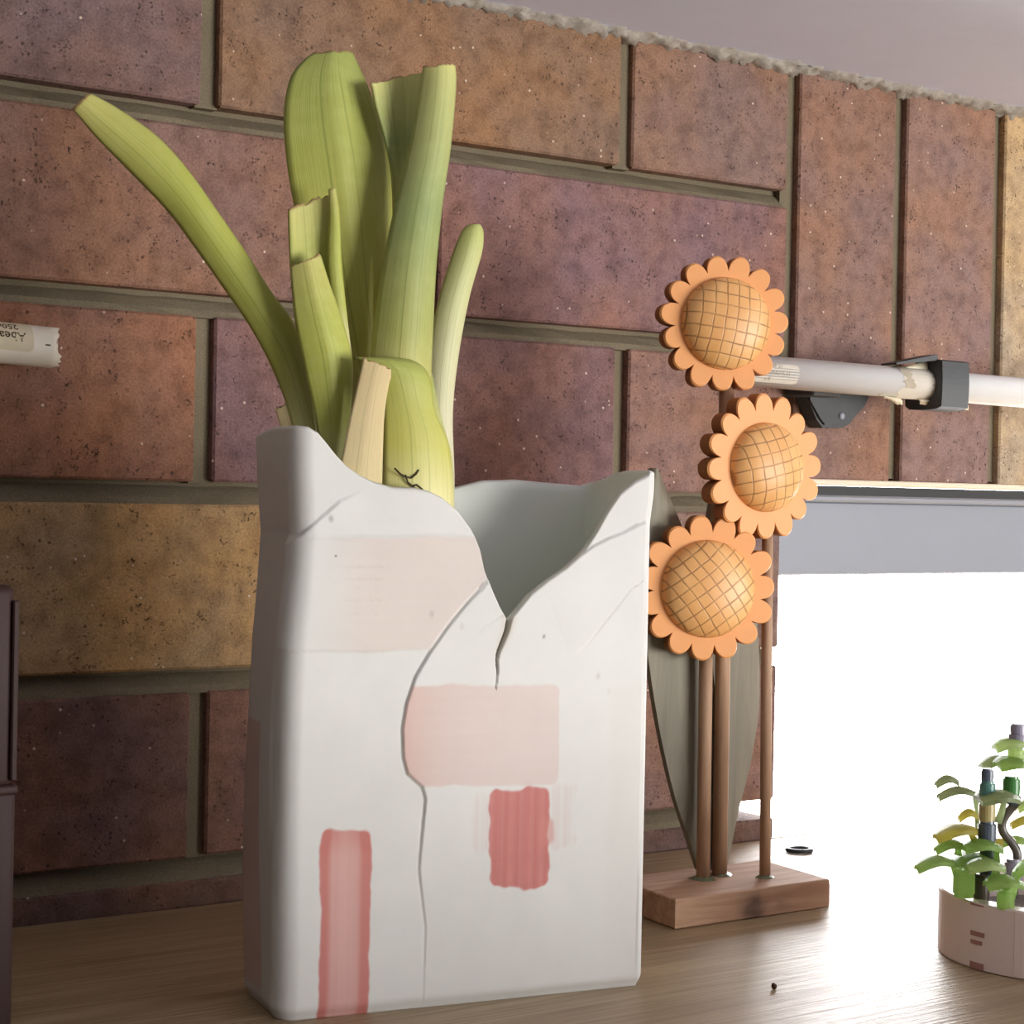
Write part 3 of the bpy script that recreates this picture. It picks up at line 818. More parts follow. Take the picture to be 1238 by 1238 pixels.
def shaft(name, secs, mat, root, depth=0.8, n=28, rows=40):
    """closed round leaf-sheath: paired edges give the width, depth the front-to-back ratio"""
    C_ = crom([np.r_[on_vase_pt(xl, yl, d), on_vase_pt(xr, yr, d)] for xl, yl, xr, yr, d in secs], rows)
    e2 = np.array([V_E2[0], V_E2[1], 0]); V, F, UV = [], [], []
    for i in range(rows):
        L, R_ = C_[i, :3], C_[i, 3:]; c = (L + R_) / 2; h = (R_ - L) / 2; hw = np.linalg.norm(h)
        for k in range(n):
            t = 2 * math.pi * k / n
            V.append(c + h * math.cos(t) - e2 * hw * depth * math.sin(t)); UV.append((k / n, 1 - i / (rows - 1)))
    for i in range(rows - 1):
        for k in range(n): F.append((i * n + k, i * n + (k + 1) % n, (i + 1) * n + (k + 1) % n, (i + 1) * n + k))
    F.append(tuple(range(n))); F.append(tuple((rows - 1) * n + k for k in range(n - 1, -1, -1)))
    o = mesh_obj(name, V, F, mat, None, True)
    uvl = o.data.uv_layers.new(name='UVMap')
    for lp in o.data.loops: uvl.data[lp.index].uv = UV[lp.vertex_index]
    return adopt(o, root)

q = vase_xy(0.062, 0.027)
leekA = tag(empty('leek', (q[0], q[1], 0.006)), 'thick cut leek with tall wide green blades on the right in the vase', 'leek', 'cut leeks in the vase')
leaf('leaf', [(376, 66, 424, 61, .041), (352, 92, 441, 98, .041), (343, 140, 457, 140, .041), (347, 200, 469, 188, .041), (358, 262, 474, 245, .041), (376, 335, 474, 315, .040),
              (396, 400, 474, 390, .040), (412, 455, 474, 455, .040), (430, 520, 478, 520, .039), (436, 620, 480, 620, .038)], M['green_a'], leekA, 0.02, fold=0.14, ragged=0.0006)
leaf('leaf', [(449, 100, 520, 83, .030), (455, 130, 518, 125, .030), (466, 170, 510, 170, .030), (474, 215, 504, 220, .031), (476, 280, 500, 280, .031), (476, 420, 500, 420, .031)], M['green_b'], leekA, -0.20, ragged=0.0009, seed=4)
leaf('leaf', [(512, 82, 549, 79, .022), (506, 115, 550, 104, .022), (497, 170, 544, 175, .021), (480, 240, 534, 245, .021), (465, 310, 526, 325, .020), (454, 380, 522, 405, .020),
              (448, 440, 520, 465, .020), (450, 520, 520, 530, .021), (455, 620, 520, 620, .024)], M['green_b'], leekA, 0.30, ragged=0.0008, seed=6)
leaf('leaf', [(566, 273, 579, 272, .030), (558, 282, 583, 281, .030), (546, 312, 581, 306, .030), (530, 365, 566, 360, .030), (521, 420, 553, 430, .030), (517, 480, 546, 500, .029), (516, 560, 548, 580, .028), (515, 640, 546, 640, .028)], M['green_pale'], leekA, 0.28)
shaft('shaft', [(463, 452, 522, 452, .0235), (463, 500, 532, 500, .0235), (463, 560, 546, 555, .0245), (462, 620, 549, 620, .025), (460, 760, 545, 760, .026), (458, 900, 538, 900, .026), (456, 1120, 530, 1120, .027)], M['leek_stem'], leekA, 0.44)
leaf('leaf', [(428, 433, 496, 436, .0125), (436, 435, 511, 445, .0110), (452, 446, 520, 462, .010), (462, 475, 526, 500, .010), (463, 520, 542, 540, .010), (463, 600, 547, 600, .0105), (463, 680, 546, 680, .012)], M['green_a'], leekA, 0.16, seed=9)
leaf('husk', [(439, 434, 475, 447, .0075), (433, 462, 469, 466, .0075), (424, 500, 464, 500, .0075), (416, 540, 462, 540, .0075), (408, 585, 461, 585, .008), (405, 660, 460, 660, .009)], M['dry'], leekA, 0.05, fold=0.06, ragged=0.0008, seed=2)

for th_ in (((477, 566), (484, 573), (490, 576), (497, 578)), ((490, 574), (493, 583), (500, 589), (505, 592)), ((497, 578), (503, 573), (506, 568)), ((498, 588), (504, 586), (511, 592))):
    adopt(tube_mesh('soil_thread', [on_vase_pt(x_, y_, 0.0052) for x_, y_ in th_], 0.00035, M['soil'], None, 6), leekA)
q = vase_xy(0.025, 0.030)
leekB = tag(empty('leek', (q[0], q[1], 0.006)), 'slimmer cut leek with one long blade bent left over the wall', 'leek', 'cut leeks in the vase')
leaf('leaf', [(88, 131, 107, 113, .052), (117, 166, 142, 132, .052), (160, 210, 190, 166, .050), (203, 255, 227, 207, .047), (236, 299, 259, 252, .044), (270, 347, 294, 302, .041), (303, 395, 326, 352, .038),
              (331, 448, 357, 398, .036), (352, 505, 376, 470, .034), (364, 560, 400, 550, .033), (372, 640, 410, 640, .033)], M['green_c'], leekB, 0.24, rows=60, ragged=0.0004)
leaf('leaf', [(349, 254, 402, 233, .026), (350, 290, 407, 275, .026), (352, 330, 411, 320, .026), (357, 380, 416, 375, .026), (368, 440, 420, 440, .026), (380, 500, 420, 500, .026), (390, 600, 418, 600, .026)], M['green_c'], leekB, -0.12, ragged=0.0010, seed=5)
leaf('leaf', [(351, 322, 386, 307, .0215), (353, 350, 398, 345, .021), (357, 390, 412, 385, .021), (365, 430, 424, 430, .021), (374, 470, 425, 470, .021), (385, 515, 421, 515, .021), (392, 560, 416, 560, .022), (394, 640, 416, 640, .023)], M['green_c'], leekB, 0.10, fold=0.14, ragged=0.0005, seed=7)
leaf('leaf', [(398, 229, 404, 227, .024), (399, 260, 409, 260, .024), (397, 320, 412, 320, .024), (404, 380, 418, 380, .024), (412, 430, 424, 430, .024)], M['green_c'], leekB, 0.3, rows=24, cols=8)
leaf('husk', [(333, 494, 351, 486, .036), (338, 512, 362, 505, .036), (345, 540, 372, 540, .036), (352, 600, 380, 600, .036)], M['dry'], leekB, 0.2, ragged=0.0008, seed=8)
leaf('husk', [(345, 474, 350, 474, .034), (350, 490, 358, 490, .034), (356, 510, 366, 510, .034), (362, 560, 376, 560, .034)], M['dry'], leekB, 0.3, cols=8)
shaft('shaft', [(384, 560, 420, 560, .028), (380, 700, 420, 700, .028), (378, 900, 420, 900, .028), (376, 1120, 418, 1120, .028)], M['leek_stem'], leekB, 0.6)

# ------------------------------------------------------------------ wooden flower ornament
BT = 0.0135
orn = tag(empty('flower_ornament', (0.215, -0.124, 0.0)), 'wooden ornament of three orange sunflowers on dowels in a pine base', 'ornament')
def base_board():
    b_ = bmesh.new()
    c = [(0.1655, -0.1490), (0.2625, -0.1495), (0.2665, -0.0985), (0.1700, -0.0985)]
    lo = [b_.verts.new((x, y, 0.0002)) for x, y in c]; hi = [b_.verts.new((x, y, BT)) for x, y in c]
    b_.faces.new(lo[::-1]); b_.faces.new(hi)
    for i in range(4): b_.faces.new((lo[i], lo[(i + 1) % 4], hi[(i + 1) % 4], hi[i]))
    b_.edges.ensure_lookup_table()
    tr = [e for e in b_.edges if all(v in (hi[1], hi[2]) for v in e.verts) or all(v in (lo[1], hi[1]) for v in e.verts)]
    bmesh.ops.bevel(b_, geom=tr, offset=0.0046, segments=1, affect='EDGES')
    bmesh.ops.bevel(b_, geom=[e for e in b_.edges if e.calc_length() > 0.02], offset=0.0006, segments=1, affect='EDGES')
    return bm_obj('base', b_, M['stand_wood'])
adopt(base_board(), orn)

def sunflower(px, py, dep, R_, yaw_off, roll, npet, thick, dome_r, dome_h, stem_base, stem_r):
    c = at_depth(px, py, dep)
    v = c - CAM; yaw = math.atan2(v[0], v[1]) - math.radians(yaw_off)
    nrm = Vector((-math.sin(yaw), -math.cos(yaw), 0.0))
    zax = nrm; up = Vector((0, 0, 1)); xax = up.cross(zax).normalized(); yax = zax.cross(xax)
    rotm = Matrix((xax, yax, zax)).transposed().to_4x4()
    rotm = rotm @ Matrix.Rotation(roll, 4, 'Z')
    # petals: one sawn disc with rounded teeth
    N = npet * 14; V, F = [], []
    rr = random.Random(int(px))
    amp = [rr.uniform(-0.03, 0.03) for _ in range(npet)]
    ring = []
    for i in range(N):
        th = 2 * math.pi * i / N
        k = int(i / 14); u = (i % 14) / 14.0
        s = (1 - abs(2 * u - 1) ** 2.3) ** 0.70
        r = R_ * (0.79 + (0.21 + amp[k] * 0.8) * s)
        ring.append((r * math.cos(th), r * math.sin(th)))
    bev = 0.0008
    prof = [(0, 1.0 - bev / R_), (-bev, 1.0), (-thick + bev, 1.0), (-thick, 1.0 - bev / R_)]
    for z_, sc in prof:
        for x, y in ring: V.append((x * sc, y * sc, z_))
    for j in range(3):
        for i in range(N):
            F.append((j * N + i, (j + 1) * N + i, (j + 1) * N + (i + 1) % N, j * N + (i + 1) % N))
    V.append((0, 0, 0)); V.append((0, 0, -thick))
    for i in range(N):
        F.append((i, (i + 1) % N, 4 * N)); F.append((3 * N + (i + 1) % N, 3 * N + i, 4 * N + 1))
    fl = mesh_obj('flower', V, F, M['petal'])
    fl.data.materials.append(M['petal_side'])
    for p_ in fl.data.polygons:
        if N <= p_.index < 3 * N: p_.material_index = 1
    fl.matrix_world = Matrix.Translation(Vector(c)) @ rotm
    wm = fl.matrix_world.copy()
    fl.parent = orn; fl.matrix_parent_inverse = Matrix.Translation(-orn.location)
    # turned dome
    V, F = [], []; n = 56; rings = 14
    for j in range(rings):
        t = j / (rings - 1) * math.pi / 2
        r = dome_r * math.cos(t) if j < rings - 1 else 0.0
        if j == rings - 1: V.append((0, 0, dome_h)); break
        for i in range(n):
            V.append((r * math.cos(2 * math.pi * i / n), r * math.sin(2 * math.pi * i / n), dome_h * math.sin(t) ** 0.9 if j else -0.0005))
    for j in range(rings - 2):
        for i in range(n): F.append((j * n + i, j * n + (i + 1) % n, (j + 1) * n + (i + 1) % n, (j + 1) * n + i))
    top = len(V) - 1
    for i in range(n): F.append(((rings - 2) * n + i, (rings - 2) * n + (i + 1) % n, top))
    dm = mesh_obj('seed_head', V, F, M['seedhead'], fl, True)
    dm.rotation_euler = (0, 0, 0)
    # dowel behind the flower
    back = Vector(c) - nrm * (thick + stem_r * 0.6)
    tp = np.array([stem_base[0] * 0.75 + back[0] * 0.25, stem_base[1] * 0.75 + back[1] * 0.25, c[2] - R_ * 0.1])
    b0 = np.array([stem_base[0], stem_base[1], BT - 0.006])
    adopt(tube_mesh('dowel', [b0, b0 + (tp - b0) * 0.5, tp], stem_r, M['dowel'], None, 16), orn)
    return c
s1 = at_z(850, 1063, BT); s2 = at_z(870, 1058, BT); s3 = at_z(925, 1061, BT)
sunflower(877.5, 391.5, 0.866, 0.0318, 20, math.radians(-8), 15, 0.0085, 0.0216, 0.010, s2, 0.0036)
sunflower(925.5, 565, 0.862, 0.0340, 40, math.radians(14), 16, 0.0085, 0.0208, 0.011, s3, 0.0026)
sunflower(856, 712, 0.851, 0.0334, 20, math.radians(38), 15, 0.0085, 0.0224, 0.010, s1, 0.0032)

def flat_leaf(left, right, y, thick=0.003, seed=0, tilt=0.0):
    """sawn leaf blade, outline given down both edges, standing at distance y in the room"""
    Lp = crom([at_y(x_, y_, y) for x_, y_ in left], 30); Rp = crom([at_y(x_, y_, y) for x_, y_ in right], 30)
    V, F = [], []
    n = 30; cols = 6
    for side in (0, 1):
        for i in range(n):
            for k in range(cols + 1):
                s = k / cols; p = Lp[i] * (1 - s) + Rp[i] * s
                p = p + np.array([0, -0.0016 * math.sin(math.pi * s) + side * thick, 0]); V.append(p)
    c1 = cols + 1; o1 = n * c1
    for i in range(n - 1):
        for k in range(cols):
            F.append((i * c1 + k, (i + 1) * c1 + k, (i + 1) * c1 + k + 1, i * c1 + k + 1))
            F.append((o1 + i * c1 + k, o1 + i * c1 + k + 1, o1 + (i + 1) * c1 + k + 1, o1 + (i + 1) * c1 + k))
        F.append((i * c1, o1 + i * c1, o1 + (i + 1) * c1, (i + 1) * c1))
        F.append((i * c1 + cols, (i + 1) * c1 + cols, o1 + (i + 1) * c1 + cols, o1 + i * c1 + cols))
    F.append(tuple(k for k in range(c1)) + tuple(o1 + k for k in range(cols, -1, -1)))
    F.append(tuple((n - 1) * c1 + k for k in range(cols, -1, -1)) + tuple(o1 + (n - 1) * c1 + k for k in range(c1)))
    b_ = mesh_obj('leaf', V, F, M['leaf_wood'], None, False)
    return adopt(b_, orn)
flat_leaf([(789, 566), (782, 600), (776, 660), (776, 720), (783, 790), (797, 880), (815, 960), (833, 1015), (845, 1052)],
          [(795, 566), (806, 592), (828, 645), (846, 700), (858, 770), (866, 860), (868, 940), (865, 1010), (862, 1052)], -0.113)
flat_leaf([(862, 600), (857, 630), (852, 680), (850, 760), (852, 860), (856, 940), (862, 1010), (866, 1046)],
          [(872, 600), (890, 640), (906, 690), (916, 760), (918, 850), (908, 920), (892, 985), (880, 1046)], -0.106)
for (gx, gy, rr_) in ((s1[0], s1[1], 0.0062), (s3[0], s3[1], 0.0042), (s2[0] + 0.001, s2[1], 0.0052)):
    V, F = [], []; n = 24; rg = random.Random(int(gx * 1e5))
    for i in range(n):
        r = rr_ * rg.uniform(0.8, 1.2); t = 2 * math.pi * i / n; V.append((gx + r * math.cos(t), gy + r * math.sin(t), BT + 0.0001))
    for i in range(n):
        r = rr_ * 0.6; t = 2 * math.pi * i / n; V.append((gx + r * math.cos(t), gy + r * math.sin(t), BT + 0.0012 * rg.uniform(.7, 1.3)))
    V.append((gx, gy, BT + 0.002))
    for i in range(n):
        F.append((i, (i + 1) % n, n + (i + 1) % n, n + i)); F.append((n + i, n + (i + 1) % n, 2 * n))
    adopt(mesh_obj('glue_blob', V, F, M['glue'], None, True), orn)
# ------------------------------------------------------------------ lamp tubes on the wall
TR = 0.0087
def text_mesh(s, size):
    cu = bpy.data.curves.new('lettering', 'FONT'); cu.body = s; cu.size = size; cu.resolution_u = 2
    cu.align_x = 'LEFT'; cu.offset = size * 0.012
    o = bpy.data.objects.new('lettering', cu); COL.objects.link(o)
    dg = bpy.context.evaluated_depsgraph_get(); dg.update()
    me = bpy.data.meshes.new_from_object(o.evaluated_get(dg))
    vs = np.array([v.co[:] for v in me.vertices]); fs = [tuple(p.vertices) for p in me.polygons]
    bpy.data.objects.remove(o); bpy.data.curves.remove(cu)
    return vs, fs
def wrap(p0, ax, vs, fs, s0, phi0, r, name, mat, root, flip=False):
    """lay flat lettering / label (x along tube, y around it) on the tube skin; phi 0 faces the room (-Y), positive is up"""
    out = []
    for x, y, *_ in vs:
        if flip: x, y = -x, -y
        ph = phi0 + y / r
        out.append(p0 + ax * (s0 + x) + np.array([0, -math.cos(ph), math.sin(ph)]) * r)
    return adopt(mesh_obj(name, out, fs, mat), root)
def grid_rect(w_, h_, nx=4, ny=14, corner=0.0):
    vs, fs = [], []
    for j in range(ny + 1):
        y = -h_ / 2 + h_ * j / ny
        ins = 0.0
        e = h_ / 2 - abs(y)
        if corner and e < corner: ins = corner - math.sqrt(max(0, corner ** 2 - (corner - e) ** 2))
        for i in range(nx + 1): vs.append((ins + (w_ - 2 * ins) * i / nx, y, 0))
    for j in range(ny):
        for i in range(nx):
            k = j * (nx + 1) + i; fs.append((k, k + 1, k + nx + 2, k + nx + 1))
    return np.array(vs), fs

# left tube: only its broken end shows
y_t = -0.017
e0 = at_y(64, 420.5, y_t); dirL = np.array([1.0, 0.0, 0.0]) 
# keep it nearly level: it drops a touch towards the left
p_far = e0 + np.array([-0.62, 0, 0.0]); p_far[2] += 0.020
axL = (p_far - e0) / np.linalg.norm(p_far - e0)          # from the end towards the left
tubeL = tag(empty('lamp_tube', tuple(e0)), 'white lamp tube with broken end and paper label at the left edge', 'lamp tube', 'lamp tubes clipped to the wall')
def broken_tube():
    n = 40; rg = random.Random(4); V, F = [], []
    ss = [0.0, 0.0035, 0.0036, 0.03, 0.3, 0.62]
    for j, s in enumerate(ss):
        for k in range(n):
            t = 2 * math.pi * k / n
            d0 = 0
            if j == 0:
                d0 = 0.0016 * math.sin(3 * t + 0.6) + rg.choice([0, 0, 0.0012, -0.0012])
            V.append(e0 + axL * (s + d0) + np.array([0, -math.cos(t), math.sin(t)]) * TR)
    for k in range(n): V.append(e0 + axL * 0.0005 + np.array([0, -math.cos(2 * math.pi * k / n), math.sin(2 * math.pi * k / n)]) * TR * 0.86)
    for k in range(n): V.append(e0 + axL * 0.02 + np.array([0, -math.cos(2 * math.pi * k / n), math.sin(2 * math.pi * k / n)]) * TR * 0.80)
    for j in range(len(ss) - 1):
        for k in range(n): F.append((j * n + k, j * n + (k + 1) % n, (j + 1) * n + (k + 1) % n, (j + 1) * n + k))
    b = len(ss) * n
    for k in range(n):
        F.append((k, b + k, b + (k + 1) % n, (k + 1) % n)); F.append((b + k, b + n + k, b + n + (k + 1) % n, b + (k + 1) % n))
    F.append(tuple(b + n + k for k in range(n)))
    o = mesh_obj('tube', V, F, M['cap_plastic'], None)
    for p_ in o.data.polygons: p_.use_smooth = len(p_.vertices) == 4
    return adopt(o, tubeL)
broken_tube()
axr = -axL
gv, gf = grid_rect(0.060, 0.0142, 6, 18, 0.002)
wrap(e0, axr, gv, gf, -0.0715, 0.40, TR + 0.00012, 'label', M['paper'], tubeL)
tv, tf = text_mesh('Abeam I', 0.0056)
wrap(e0, axr, tv, tf, -0.0148, 0.50, TR + 0.0002, 'lettering', M['ink'], tubeL, flip=True)
tv, tf = text_mesh('250mg', 0.0046)
wrap(e0, axr, tv, tf, -0.0175, 1.02, TR + 0.0002, 'lettering', M['ink'], tubeL, flip=True)
gv, gf = grid_rect(0.0022, 0.0006, 3, 2)
wrap(e0, axr, gv, gf, -0.0065, 0.02, TR + 0.0001, 'mark', M['ink'], tubeL)

# right tube, running past the window head
r0 = at_y(905, 447.5, -0.024); r1 = at_y(1238, 475.0, -0.055)
axR = (r1 - r0) / np.linalg.norm(r1 - r0); rl = 0.72
tubeR = tag(empty('lamp_tube', tuple(r0)), 'long white lamp tube above the window held in a black clip', 'lamp tube', 'lamp tubes clipped to the wall')
adopt(tube_mesh('tube', [r0, r0 + axR * 0.3, r0 + axR * rl], TR, M['tube_glass'], None, 36), tubeR)
def along(px):
    """arc position on the right tube under image column px"""
    best = min(np.linspace(0, rl, 1500), key=lambda s: abs(proj(r0 + axR * s)[0] - px)); return best
def proj(P):
    v = np.array(P) - CAM; return 619 + FPX * (v @ C_R) / (v @ C_F), 619 - FPX * (v @ C_U) / (v @ C_F)
gv, gf = grid_rect(0.030, 0.0112, 4, 14, 0.002)
wrap(r0, axR, gv, gf, along(953) - 0.030, -0.18, TR + 0.0001, 'label', M['paper_pale'], tubeR)
for i_, (s_, ph_) in enumerate((('LAMP 21', 0.20), ('CONSTA 21', -0.22), ('e 8', -0.62))):
    tv, tf = text_mesh(s_, 0.0030)
    wrap(r0, axR, tv, tf, along(953) - 0.0215 , ph_, TR + 0.0002, 'lettering', M['ink_pale'], tubeR)
# tape residue and torn ends left of the clip
def residue(s0, s1, ph0, ph1, mat, seed, r=TR + 0.00025):
    rg = random.Random(seed); vs, fs = [], []; n = 12
    for j in range(n + 1):
        ph = ph0 + (ph1 - ph0) * j / n
        l0 = s0 + rg.uniform(-0.002, 0.002); l1 = s1 + rg.uniform(-0.002, 0.002)
        for i in range(5): vs.append((l0 + (l1 - l0) * i / 4, ph * r, 0))
    for j in range(n):
        for i in range(4): k = j * 5 + i; fs.append((k, k + 1, k + 6, k + 5))
    return wrap(r0, axR, vs, fs, 0, 0, r, 'tape_wrap', mat, tubeR)
sc = along(1133)
residue(along(1078), sc - 0.008, -1.5, 1.5, M['paper_pale'], 3)
residue(along(1080), along(1091), -0.4, 1.2, M['residue'], 5, TR + 0.0004)
residue(along(1115), along(1123), -1.2, 0.5, M['residue'], 6, TR + 0.0004)
def torn(name, s0, s1, z0, z1, yoff, seed, n=9):
    """a torn flap of tape hanging off the tube underside"""
    rg = random.Random(seed); V, F = [], []
    for i in range(n + 1):
        t = i / n; p = r0 + axR * (s0 + (s1 - s0) * t)
        top = p + np.array([0, -yoff, -TR * 0.9]); 
        ln = (z0 + (z1 - z0) * t) + rg.uniform(-0.0008, 0.0008)
        V += [top, top + np.array([0.001, -0.003, -ln * 0.5]), top + np.array([0.003, -0.001, -ln])]
    for i in range(n):
        for k in range(2): a_ = i * 3 + k; F.append((a_, a_ + 1, a_ + 4, a_ + 3))
    o = mesh_obj(name, V, F, M['tape'], None, True)
    md = o.modifiers.new('thickness', 'SOLIDIFY'); md.thickness = 0.0003
    return adopt(o, tubeR)
torn('torn_tape', along(1055), along(1082), 0.0005, 0.0058, 0.002, 1)
torn('torn_tape', along(1103), along(1162), 0.0030, 0.0050, 0.002, 2)
def torn_up():
    V, F = [], []; n = 8
    s0_, s1_ = along(1090), sc - 0.004
    for i in range(n + 1):
        t = i / n; p = r0 + axR * (s0_ + (s1_ - s0_) * t)
        V += [p + np.array([0, -0.003, TR * 0.92]), p + np.array([0, -0.002, TR + 0.0055 * t + 0.0003])]
    for i in range(n): F.append((2 * i, 2 * i + 1, 2 * i + 3, 2 * i + 2))
    o = mesh_obj('torn_tape', V, F, M['tape'], None, True)
    md = o.modifiers.new('thickness', 'SOLIDIFY'); md.thickness = 0.0003
    return adopt(o, tubeR)
torn_up()

# black clips that hold the tubes
def clip(name, p0, ax, s, label, mat, width=0.0185, strap=True, wally=0.0):
    c = p0 + ax * s
    root = tag(empty(name, tuple(c)), label, 'clip', 'black tube clips on the wall')
    # C-shaped jaw around the tube (open upwards-back)
    n = 26; V, F = [], []
    angs = np.linspace(math.radians(-150), math.radians(118), n)
    def pt(u, ph, r): return c + ax * u + np.array([0, -math.cos(ph), math.sin(ph)]) * r
    for ph in angs:
        # squared outer shape
        r_o = (TR + 0.0056) / max(abs(math.cos(ph)), abs(math.sin(ph))) ** 0.85
        for u, r in ((-width / 2, TR + 0.0005), (-width / 2, r_o), (width / 2, r_o), (width / 2, TR + 0.0005)): V.append(pt(u, ph, r))
    for i in range(n - 1):
        for k in range(4): F.append((i * 4 + k, i * 4 + (k + 1) % 4, (i + 1) * 4 + (k + 1) % 4, (i + 1) * 4 + k))
    F.append((0, 1, 2, 3)); F.append(tuple((n - 1) * 4 + k for k in (3, 2, 1, 0)))
    adopt(mesh_obj('jaw', V, F, mat), root)
    # arm back to the wall
    bmq = bmesh.new()
    bm_box(bmq, (c[0] - width * 0.3, c[1] + TR + 0.0006, c[2] - 0.004), (c[0] + width * 0.3, wally - 0.0012, c[2] + 0.004), 0.0008)
    adopt(bm_obj('arm', bmq, mat), root)
    if strap:
        a_ = c + ax * (-width / 2 + 0.0) + np.array([0, -0.004, TR + 0.0045])
        b_ = c + ax * (-width / 2 - 0.026) + np.array([0, -0.002, TR + 0.0004])
        V = []
        for P_, h in ((b_, 0.0010), (a_ * 0.5 + b_ * 0.5, 0.0022), (a_, 0.0034)):
            V += [P_ + np.array([0, -0.006, 0]), P_ + np.array([0, 0.006, 0]), P_ + np.array([0, 0.006, h]), P_ + np.array([0, -0.006, h])]
        F = []
        for i in range(2):
            for k in range(4): F.append((i * 4 + k, i * 4 + (k + 1) % 4, i * 4 + 4 + (k + 1) % 4, i * 4 + 4 + k))
        F += [(3, 2, 1, 0), (8, 9, 10, 11)]
        adopt(mesh_obj('lever', V, F, mat), root)
    return root
clip('tube_clip', r0, axR, sc, 'black plastic clip gripping the lamp tube beside torn tape', M['black_plastic'])
clip('tube_clip', e0, axL, 0.30, 'black plastic clip holding the broken lamp tube', M['black_plastic'], strap=False)

# wall plate under the right tube
def plate():
    pts = [(974, 468), (1057, 473), (1046, 490), (1030, 512), (1022, 517), (997, 517), (990, 508), (980, 484)]
    P = [at_y(x, y, -0.0125) for x, y in pts]
    b_ = bmesh.new()
    f0 = [b_.verts.new(p) for p in P]; f1 = [b_.verts.new((p[0], -0.0012, p[2])) for p in P]
    b_.faces.new(f0); b_.faces.new(f1[::-1])
    for i in range(len(P)): b_.faces.new((f0[i], f1[i], f1[(i + 1) % len(P)], f0[(i + 1) % len(P)]))
    bmesh.ops.bevel(b_, geom=[e for e in b_.edges if all(v in f0 for v in e.verts)], offset=0.0016, segments=2, affect='EDGES')
    return b_
pc = at_y(1015, 490, -0.006)
pl = tag(empty('wall_plate', tuple(pc)), 'black screwed wall plate hanging under the lamp tube', 'bracket')
adopt(bm_obj('plate', plate(), M['black_plastic']), pl)
scq = at_y(1018, 503, -0.0130)
adopt(tube_mesh('screw', [scq + np.array([0, 0.002, 0]), scq, scq + np.array([0, -0.0008, 0])], [0.0022, 0.0022, 0.0014], M['alu'], None, 14), pl)
# arm from plate up to the tube
su = along(1015); cu_ = r0 + axR * su
adopt(box('tube_holder', (cu_[0] - 0.011, cu_[1] + TR + 0.0006, cu_[2] - 0.010), (cu_[0] + 0.011, -0.0012, cu_[2] + 0.004), M['black_plastic'], None, 0.001), pl)
# ------------------------------------------------------------------ toy brick plant in a round pot
PC = np.array([0.2795, -0.2660]); PR = 0.0505; PH = 0.0275
toy = tag(empty('toy_plant', (PC[0], PC[1], 0.0)), 'building-block plant with green leaves in a round pale pink pot', 'toy plant')
def tmat(name, rgb, tr=0.0):
    t = NT(name); t.b.inputs['Base Color'].default_value = lin(*rgb); t.b.inputs['Roughness'].default_value = 0.28
    nz = t.noise(t.node('ShaderNodeTexCoord').outputs['Object'], 120, 3)
    t.link(t.mix(nz.outputs['Fac'], tuple(c * .94 for c in lin(*rgb)[:3]) + (1,), lin(*rgb)), t.b.inputs['Base Color'])
    if tr:
        t.n.remove(t.n['Material Output']) if False else None
        trn = t.node('ShaderNodeBsdfTranslucent'); trn.inputs['Color'].default_value = lin(*rgb)
        mx = t.node('ShaderNodeMixShader'); mx.inputs[0].default_value = tr
        t.link(t.b.outputs[0], mx.inputs[1]); t.link(trn.outputs[0], mx.inputs[2]); t.link(mx.outputs[0], t.out.inputs['Surface'])
    return t.m
TG = {'green': tmat('toy_bright_green', (200, 224, 158), 0.8), 'lime': tmat('toy_lime', (220, 234, 184), 0.8), 'yellow': tmat('toy_olive_yellow', (228, 220, 142), 0.8),  # leaf plastics paled in the colour to imitate window haze
      'sand': tmat('toy_sand_green', (196, 206, 172), 0.8), 'dgreen': tmat('toy_dark_green', (74, 132, 72)), 'slate': tmat('toy_slate_blue', (86, 96, 110)),
      'tan': tmat('toy_tan', (188, 172, 120)), 'brown': tmat('toy_dark_grey_branch', (98, 92, 84)), 'lav': tmat('toy_lavender_grey', (156, 150, 168)), 'teal': tmat('toy_teal', (90, 136, 124)), 'soil': tmat('toy_dark_soil', (74, 66, 58))}
def pot_quarter(t0, t1):
    n = 22; V, F = [], []; ri = PR - 0.0075
    ts = np.linspace(t0 + 0.0012, t1 - 0.0012, n)
    prof = [(PR - 0.0003, 0.0003), (PR, 0.0006), (PR, PH - 0.0008), (PR - 0.0006, PH), (ri, PH), (ri, 0.0003)]
    for t in ts:
        for r, z in prof: V.append((PC[0] + r * math.cos(t), PC[1] + r * math.sin(t), z))
    m_ = len(prof)
    for i in range(n - 1):
        for k in range(m_): F.append((i * m_ + k, (i + 1) * m_ + k, (i + 1) * m_ + (k + 1) % m_, i * m_ + (k + 1) % m_))
    F.append(tuple(range(m_))); F.append(tuple((n - 1) * m_ + k for k in range(m_ - 1, -1, -1)))
    return V, F
def px_theta(px):
    """angle on the pot's near side under image column px"""
    best = None
    for t in np.linspace(0, 2 * math.pi, 2000):
        P = np.array([PC[0] + PR * math.cos(t), PC[1] + PR * math.sin(t), PH / 2])
        if (P - CAM)[:2] @ np.array([math.cos(t), math.sin(t)]) > 0: continue
        e = abs(proj(P)[0] - px)
        if best is None or e < best[0]: best = (e, t)
    return best[1]
th0 = px_theta(1226)
for k in range(4):
    V, F = pot_quarter(th0 + k * math.pi / 2, th0 + (k + 1) * math.pi / 2)
    adopt(mesh_obj('pot_panel', V, F, M['toy_pink']), toy)
